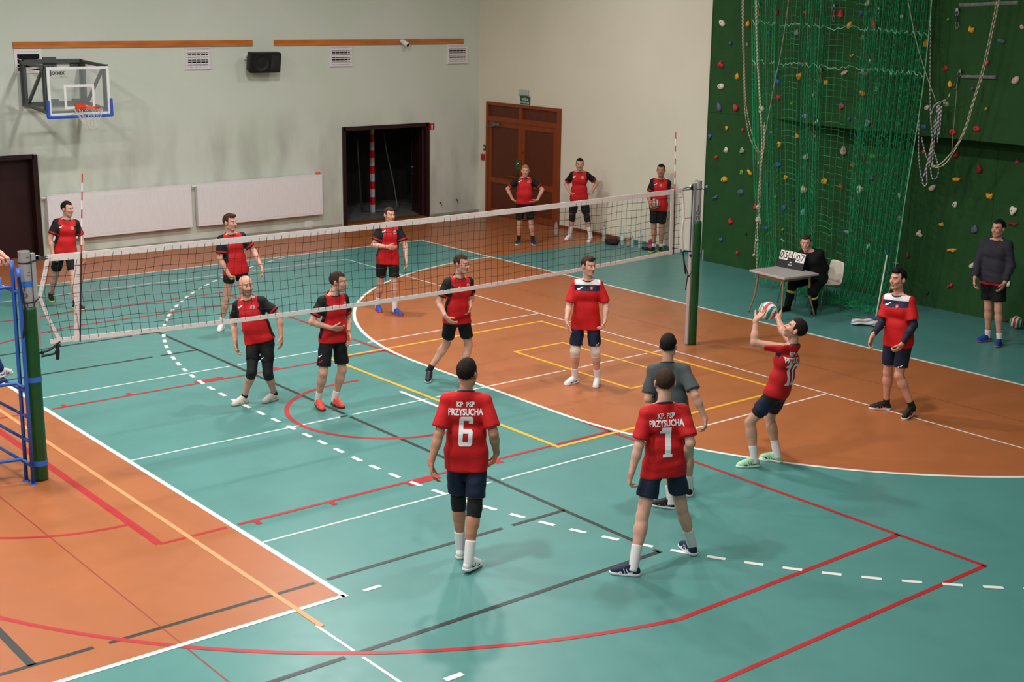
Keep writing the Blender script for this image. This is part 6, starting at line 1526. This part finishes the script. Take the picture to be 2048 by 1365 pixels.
        if S.get('number'):
            (n1, p1_, h1), (n2, p2_, h2), (n3, p3_, h3) = S['number']
            for tx, px, ht, bo, xs2 in ((n1, p1_, h1, .03, .74), (n2, p2_, h2, .03, .68), (n3, p3_, h3, .05, .66)):
                V2, F2 = digits(tx) if tx in ('6', '1', '10') else text_mesh(tx, bo, xs2); sh_ = refine(V2, F2, .02 / ht)
                nb = -F
                hit = bv.ray_cast(Vector(P + U * px * TL - F * .4), Vector(F), 1.0)
                if hit[0] is None: continue
                decal(shirt, bv, px, sh_, ht, MARKW, 'back_print', up=U, centre=(np.array(hit[0]), nb))
    if S.get('smarks'):
        bv = BVHTree.FromPolygons((Vb).tolist(), Qb.tolist())
        for kind, px, wd in S['smarks']: decal(shorts, bv, px, refine(*TICK, .3), wd, MARKW if kind == 'tick' else MARKR, 'shorts_logo')
    if S.get('watch'):
        j = J[S['watch']]; fd_ = nrm(j['wr'] - j['el']); wv = sleeve_piece(j['wr'] - fd_ * .035, j['wr'] - fd_ * .012, .034, .033, M('watch_black', rgb(16, 16, 18), .4), 'wrist_watch')
    H_est = at(S['top_px'], 2, 0) if False else None
    return dict(J=J, P=P, N=N, HC=HC_, base=base, TL=TL, body=body)
def palm_dir(S, q, j, L, F, U, Lp, P):
    k = S.get('palm' + q, 'in'); sg = 1 if q == 'L' else -1
    if k == 'in': return -L * sg
    if k == 'back': return -F
    if k == 'fwd': return F
    if k == 'up': return ZA
    if k == 'down': return -ZA
    if k == 'torso': return nrm(P + U * .25 - j['wr'])
    return np.asarray(k, float)
BR = dict(top='blackred', bottom='black', group='players in red and black jerseys')
RN = dict(top='rednavy', bottom='navy', group='players in red and navy kit')
PEOPLE = [
 dict(BR, label='player in red and black jersey standing behind the net beside the white radiator', H=1.78, res=1.3, phi=10, hphi=50, hair='dark', head=(133, 418), neck=(133, 438), pel=(130, 511),
      eR=(99, 480), wR=(106, 512), hR=(110, 530), eL=(163, 478), wL=(168, 511), hL=(172, 526), kR=(110, 558), kL=(146, 556), fL=((169, 621), (146, 617)), fR=((106, 607), (100, 597)), shoe='blackneon', sock=('black', .06), short=.72, handR='grip',
      marks=(('tick', (122, 454), .07), ('disc', (144, 457), .055))),
 dict(BR, label='red and black jersey player with very short shorts resting a fist on his thigh', H=1.84, res=1.25, phi=18, hphi=52, hair='brown', quiff=True, head=(458, 445), neck=(462, 467), pel=(473, 548),
      eR=(440, 521), wR=(458, 551), hR=(466, 563), eL=(508, 503), wL=(521, 531), hL=(527, 548), kR=(451, 590), kL=(490, 592), fL=((496, 668), (486, 657)), fR=((436, 666), (447, 655)), shoe='white', sock=('white', .12), short=.42, handR='fist', flare=1.12),
 dict(BR, label='player in red and black jersey wearing blue shoes, one forearm held across his belly', H=1.79, res=1.25, phi=12, hphi=32, hair='brown', hvol=.004, head=(778, 430), neck=(779, 449), pel=(775, 528), belly=.02,
      eR=(746, 494, -1), wR=(774, 494), hR=(788, 497), eL=(811, 492), wL=(812, 518), hL=(814, 530), kR=(760, 572), kL=(788, 570), fL=((806, 633), (784, 627)), fR=((763, 628), (752, 618)), shoe='blue', sock=('white', .17), short=.74, palmR='torso',
      marks=(('tick', (768, 463), .075), ('disc', (790, 465), .06)), smarks=(('red', (748, 556), .05),)),
 dict(BR, label='bald player in red and black jersey striding beside the dashed line in black knee tights', H=1.78, res=1.1, phi=-22, hphi=22, hair='bald', stubble=.45, head=(491, 571), neck=(496, 597), pel=(521, 682), belly=.035, fat=1.06, wide=1.06,
      eR=(467, 648), wR=(471, 686), hR=(474, 704), eL=(561, 634), wL=(562, 673), hL=(564, 690), kR=(504, 746), kL=(536, 742), fL=((524, 808), (558, 798)), fR=((466, 813), (495, 805)), shoe='cream', sock=('black', .05), short=.66, flare=.86, tights='knee', skin='a', handL='relax', lift=(0, .0),
      marks=(('tick', (480, 614), .075), ('disc', (505, 615), .062)), smarks=(('tick', (525, 717), .05),)),
 dict(BR, label='player in red and black jersey and coral shoes, head turned away along the net', H=1.80, res=1.1, phi=32, hphi=72, hair='brown', hvol=.006, head=(674, 564), neck=(667, 589), pel=(666, 683),
      eR=(622, 647), wR=(664, 657), hR=(682, 659), eL=(697, 636, -1), wL=(697, 666), hL=(700, 682), kR=(646, 742), kL=(684, 737), fL=((692, 820), (660, 806)), fR=((648, 824), (632, 810)), shoe='coral', sock=('white', .12), short=.80, palmR='torso', lift=(.0, .02),
      marks=(('tick', (666, 614), .07), ('disc', (690, 607), .05)), smarks=(('tick', (640, 713), .06), ('red', (641, 724), .06))),
 dict(BR, label='red and black jersey player in mid-step with dark shoes near the goal area line', H=1.82, res=1.1, phi=28, hphi=52, hair='brown', hvol=.006, head=(921, 528), neck=(918, 554), pel=(913, 646),
      eR=(875, 610), wR=(891, 634), hR=(903, 646), eL=(943, 594, -1), wL=(940, 606), hL=(938, 623), kR=(886, 687), kL=(932, 682), fL=((929, 772), (920, 757)), fR=((853, 769), (863, 751)), lift=(0, .05), shoe='darkteal', sock=('black', .07), short=.72,
      marks=(('tick', (916, 577), .075), ('disc', (936, 571), .05)), smarks=(('tick', (883, 667), .055), ('red', (883, 675), .06))),
 dict(BR, label='fair-haired substitute in red and black with hands on hips before the double door', H=1.74, res=1.5, phi=0, hphi=0, hair='fair', quiff=False, hvol=.010, head=(1050.6, 342), neck=(1050, 355), pel=(1049, 408), belly=.05, fat=1.08, wide=1.08,
      eR=(1015, 378, -1), wR=(1025, 399), hR=(1034, 405), eL=(1085, 380, -1), wL=(1075, 400), hL=(1065, 405), kR=(1039, 448), kL=(1064, 450), fL=((1072, 493), (1063, 487)), fR=((1030, 491.5), (1041, 486)), shoe='navy', sock=('black', .12), short=.85, handL='hip', handR='hip', palmL='torso', palmR='torso', watch='L',
      marks=(('tick', (1040, 363), .08), ('disc', (1057.5, 364.5), .06))),
 dict(BR, label='black-haired substitute in red and black with hands on hips and tall white socks', H=1.82, res=1.5, phi=0, hphi=0, hair='black', hvol=.012, head=(1159.6, 329), neck=(1159.6, 343), pel=(1158, 402),
      eR=(1132, 369, -1), wR=(1140, 385), hR=(1147, 391), eL=(1194, 366, -1), wL=(1182, 387), hL=(1168, 391), kR=(1145, 437), kL=(1174, 437), fL=((1175, 487), (1184, 481)), fR=((1128, 482), (1145, 477)), shoe='white', sock=('white', .24), short=.80, pads='black', handL='hip', handR='hip', palmL='torso', palmR='torso',
      marks=(('tick', (1149, 353.5), .075), ('disc', (1165, 355.5), .06))),
 dict(BR, label='substitute in red and black leaning on the cream wall with a ball held low', H=1.84, res=1.5, phi=-8, hphi=-8, hair='black', hvol=.006, head=(1322.4, 341), neck=(1322, 358), pel=(1316, 421),
      eR=(1297, 391, -1), wR=(1300, 406), hR=(1306, 412), eL=(1333, 389), wL=(1319, 403), hL=(1309, 410), kR=(1309, 456), kL=(1321, 458), fL=((1319, 508), (1323, 500)), fR=((1297, 507), (1313, 501)), shoe='blackneon', sock=('white', .08), short=.78, handL='ball', handR='ball', palmL='torso', palmR='torso', skin='c',
      marks=(('tick', (1311, 369), .075), ('disc', (1322, 371), .055))),
 dict(RN, label='player in red jersey with white and navy chest standing straight in white knee pads', H=1.79, res=1.1, phi=3, hphi=42, hair='brown', quiff=True, head=(1175, 532), neck=(1175, 559), pel=(1171, 658),
      eR=(1138, 611), wR=(1133, 641), hR=(1134, 657), eL=(1212, 611), wL=(1210, 641), hL=(1207, 655), kR=(1149, 707), kL=(1190, 710), fL=((1190, 778), (1196, 766)), fR=((1130, 772), (1155, 765)), shoe='white', sock=('white', .15), short=.80, pads='white', skin='b', handL='grip', handR='relax', sleeve=.86,
      marks=(('tick', (1160, 577), .085), ('crest', (1183, 577), .055)), smarks=(('tick', (1195, 689), .06),)),
 dict(RN, label='player with number 6 on his red back standing in white shoes and black knee pads', H=1.89, res=1.0, phi=178, hphi=150, hair='dark', hvol=.012, head=(933, 748), neck=(932, 785), pel=(933, 938), wide=1.05,
      eL=(877, 873), wL=(862, 926), hL=(864, 948, -1), eR=(988, 871), wR=(993, 907, -1), hR=(987, 926, -1), kL=(917, 1016), kR=(952, 1031), fL=((928, 1098), (919, 1120)), fR=((957, 1130), (932, 1147)), lift=(.0, .03), shoe='white', sock=('white', .17), short=.80, pads='black', skin='c', sleeve=.80, handL='relax', handR='grip',
      number=(('KP  PSP', .85, .052), ('PRZYSUCHA', .735, .062), ('6', .43, .275))),
 dict(RN, label='player with number 1 on his red back stepping wide in dark blue shoes', H=1.87, res=1.0, phi=-166, hphi=-172, hair='brown', hvol=.003, head=(1330, 767), neck=(1328, 808), pel=(1329, 950), wide=1.02,
      eL=(1277, 896), wL=(1262, 949), hL=(1258, 966, -1), eR=(1381, 887), wR=(1370, 920, -1), hR=(1362, 930, -1), kL=(1284, 1030), kR=(1371, 1030), fL=((1222, 1147), (1279, 1152)), fR=((1362, 1093), (1389, 1112)), shoe='navy', sock=('white', .19), short=.62, skin='b', sleeve=.80, flare=1.1, handL='grip',
      number=(('KP. PSP', .85, .052), ('PRZYSUCHA', .735, .062), ('1', .43, .275))),
 dict(top='grey', bottom='black', label='man in dark grey tee and black shorts walking away behind the number 1 player', H=1.80, res=1.0, phi=172, hphi=165, hair='dark', hvol=.010, head=(1336, 693), neck=(1336, 727), pel=(1346, 848),
      eL=(1295, 806, -1), wL=(1312, 800, -1), hL=(1322, 792, -1), eR=(1390, 791), wR=(1410, 836), hR=(1412, 856, -1), kL=(1333, 912), kR=(1378, 908), fL=((1308, 1012), (1348, 1018)), fR=((1379, 978), (1377, 995)), shoe='black', sock=('white', .16), short=.72, sleeve=.80, wide=1.05, palmR='in', handR='grip'),
 dict(RN, label='player with number 10 setting the ball above his head in mint green shoes', H=1.82, res=1.05, phi=-122, hphi=-98, hpitch=32, hair='dark', hvol=.010, stubble=.5, head=(1594, 661), neck=(1584, 690), pel=(1553, 790), pphi=-112,
      shL=(-.02, .03, .05), shR=(.0, .03, .06), eL=(1498, 684, 1), wL=(1512, 640, -1), hL=(1522, 630), eR=(1566, 664, -1), wR=(1556, 637, -1), hR=(1549, 629, -1), kL=(1497, 842), kR=(1539, 838), fL=((1473, 935), (1519, 933)), fR=((1526, 918), (1558, 925)), shoe='mint', sock=('white', .16), short=.56, tights=.72, sleeve=.62, handL='ball', handR='ball', palmL='up', palmR='up',
      number=(('KP. PSP', .85, .052), ('PRZYSUCHA', .735, .060), ('10', .45, .25))),
 dict(RN, label='player in red jersey with navy arm sleeves and black shoes by the goal line', H=1.86, res=1.1, phi=-30, hphi=-42, hpitch=6, hair='black', hvol=.012, quiff=True, head=(1798, 559), neck=(1797, 589), pel=(1797, 692), armsleeves=True,
      eR=(1764, 645), wR=(1746, 671), hR=(1739, 689), eL=(1828, 658), wL=(1801, 694), hL=(1791, 708), kR=(1777, 740), kL=(1797, 752), fL=((1800, 841), (1834, 827)), fR=((1738, 818), (1782, 820)), lift=(.05, 0), shoe='blackred', sock=('black', .06), short=.76, handL='grip', sleeve=.78,
      marks=(('tick', (1776, 608), .085), ('crest', (1794, 614), .06)), smarks=(('tick', (1800, 734), .07),)),
 dict(top='sweat', bottom='black', label='man in charcoal sweatshirt and black shorts standing by the climbing wall', H=1.89, res=1.25, phi=-20, hphi=-34, hair='dark', hvol=.005, head=(1998, 457), neck=(1994, 479), pel=(1986, 564), under=True, fat=1.1, wide=1.05, loose=.022, hem=.01,
      eR=(1955, 526), wR=(1950, 556), hR=(1949, 571), eL=(2023, 532), wL=(2008, 570), hL=(2002, 583), kR=(1977, 616), kL=(1996, 618), fL=((1991, 698), (2001, 687)), fR=((1951, 685), (1983, 682)), shoe='bluegum', sock=('white', .10), short=.72, flare=1.15),
 dict(top='jacket', bottom='trousers', label='scorer in black jacket and trousers with yellow bands seated at the small table', H=1.80, res=1.25, phi=-28, hphi=-6, hair='brown', hvol=.008, skin='b', head=(1612, 486), neck=(1619, 502), pel=(1634, 556), pelz=.57, nd=-.12, loose=.03, wide=1.04,
      eR=(1591, 524, -1), wR=(1612, 534, -1), hR=(1622, 536), eL=(1652, 536), wL=(1632, 541, -1), hL=(1622, 540), kR=(1584, 571), kL=(1626, 579), fL=((1625, 634), (1629, 621)), fR=((1558, 625), (1580, 621)), shoe='boot', sock=None, handL='fist', handR='fist'),
]
DBG = []
for S in PEOPLE:
    S = dict(S); DBG.append((S, person(S)))
# referee on the stand: only a hand, a cuff and a shoe reach into the picture
Bf = at((5, 757), 2, 1.075); rp = lambda *o: tuple(pix(Bf + np.array(o) + np.array([-.12, .02, 0])))
S = dict(top='navytop', bottom='navytr', label='referee in navy clothes standing on the blue stand and gripping its rail', H=1.80, res=1.2, z=1.075, phi=78, hphi=70, hair='dark', skin='b',
         head=rp(-.22, 0, 1.64), neck=rp(-.24, 0, 1.47), pel=rp(-.28, 0, .86), eR=(-26, 474, 1), wR=(19, 516, 1), hR=(37, 533), eL=(-40, 470, -1), wL=(0, 515, -1), hL=(14, 525),
         kR=rp(-.1, -.05, .5), kL=rp(-.2, .1, .5), fR=((31, 745), (-20, 762)), fL=((-14, 735), (-60, 752)), shoe='white', sock=None, handR='grip', handL='grip', palmR='down', palmL='down')
DBG.append((S, person(S)))
for S, R in DBG:
    J = R['J']; print(S['label'][:40], 'TL %.2f' % R['TL'], 'P', R['P'].round(2), 'shin', ['%.2f/%.2f' % (np.linalg.norm(J[q]['kn'] - J[q]['hip']), np.linalg.norm(J[q]['an'] - J[q]['kn'])) for q in 'LR'], 'errE', ['%.0f' % np.linalg.norm(pix(J[q]['el']) - np.array(S['e' + q][:2])) for q in 'LR'], 'errW', ['%.0f' % np.linalg.norm(pix(J[q]['wr']) - np.array(S['w' + q][:2])) for q in 'LR'])
# balls in hand
Rt = [R for S, R in DBG if 'setting the ball' in S['label']][0]; hm = (Rt['J']['L']['wr'] + Rt['J']['R']['wr']) / 2 + (Rt['J']['L']['hd'] + Rt['J']['R']['hd']) * .04
dpt = (hm - CAM) @ CF; dr = ray((1536, 622)); ball(CAM + dr * dpt + ZA * .0, .105, (1.2, .5, .2), 'white, red and green volleyball being set above the number 10 player')
Rt = [R for S, R in DBG if 'ball held low' in S['label']][0]; hm = (Rt['J']['L']['wr'] + Rt['J']['R']['wr']) / 2
dpt = (hm - CAM) @ CF - .0; dr = ray((1309, 408)); ball(CAM + dr * dpt, .105, (.3, .9, .2), 'white, red and green volleyball held by the substitute at the wall')
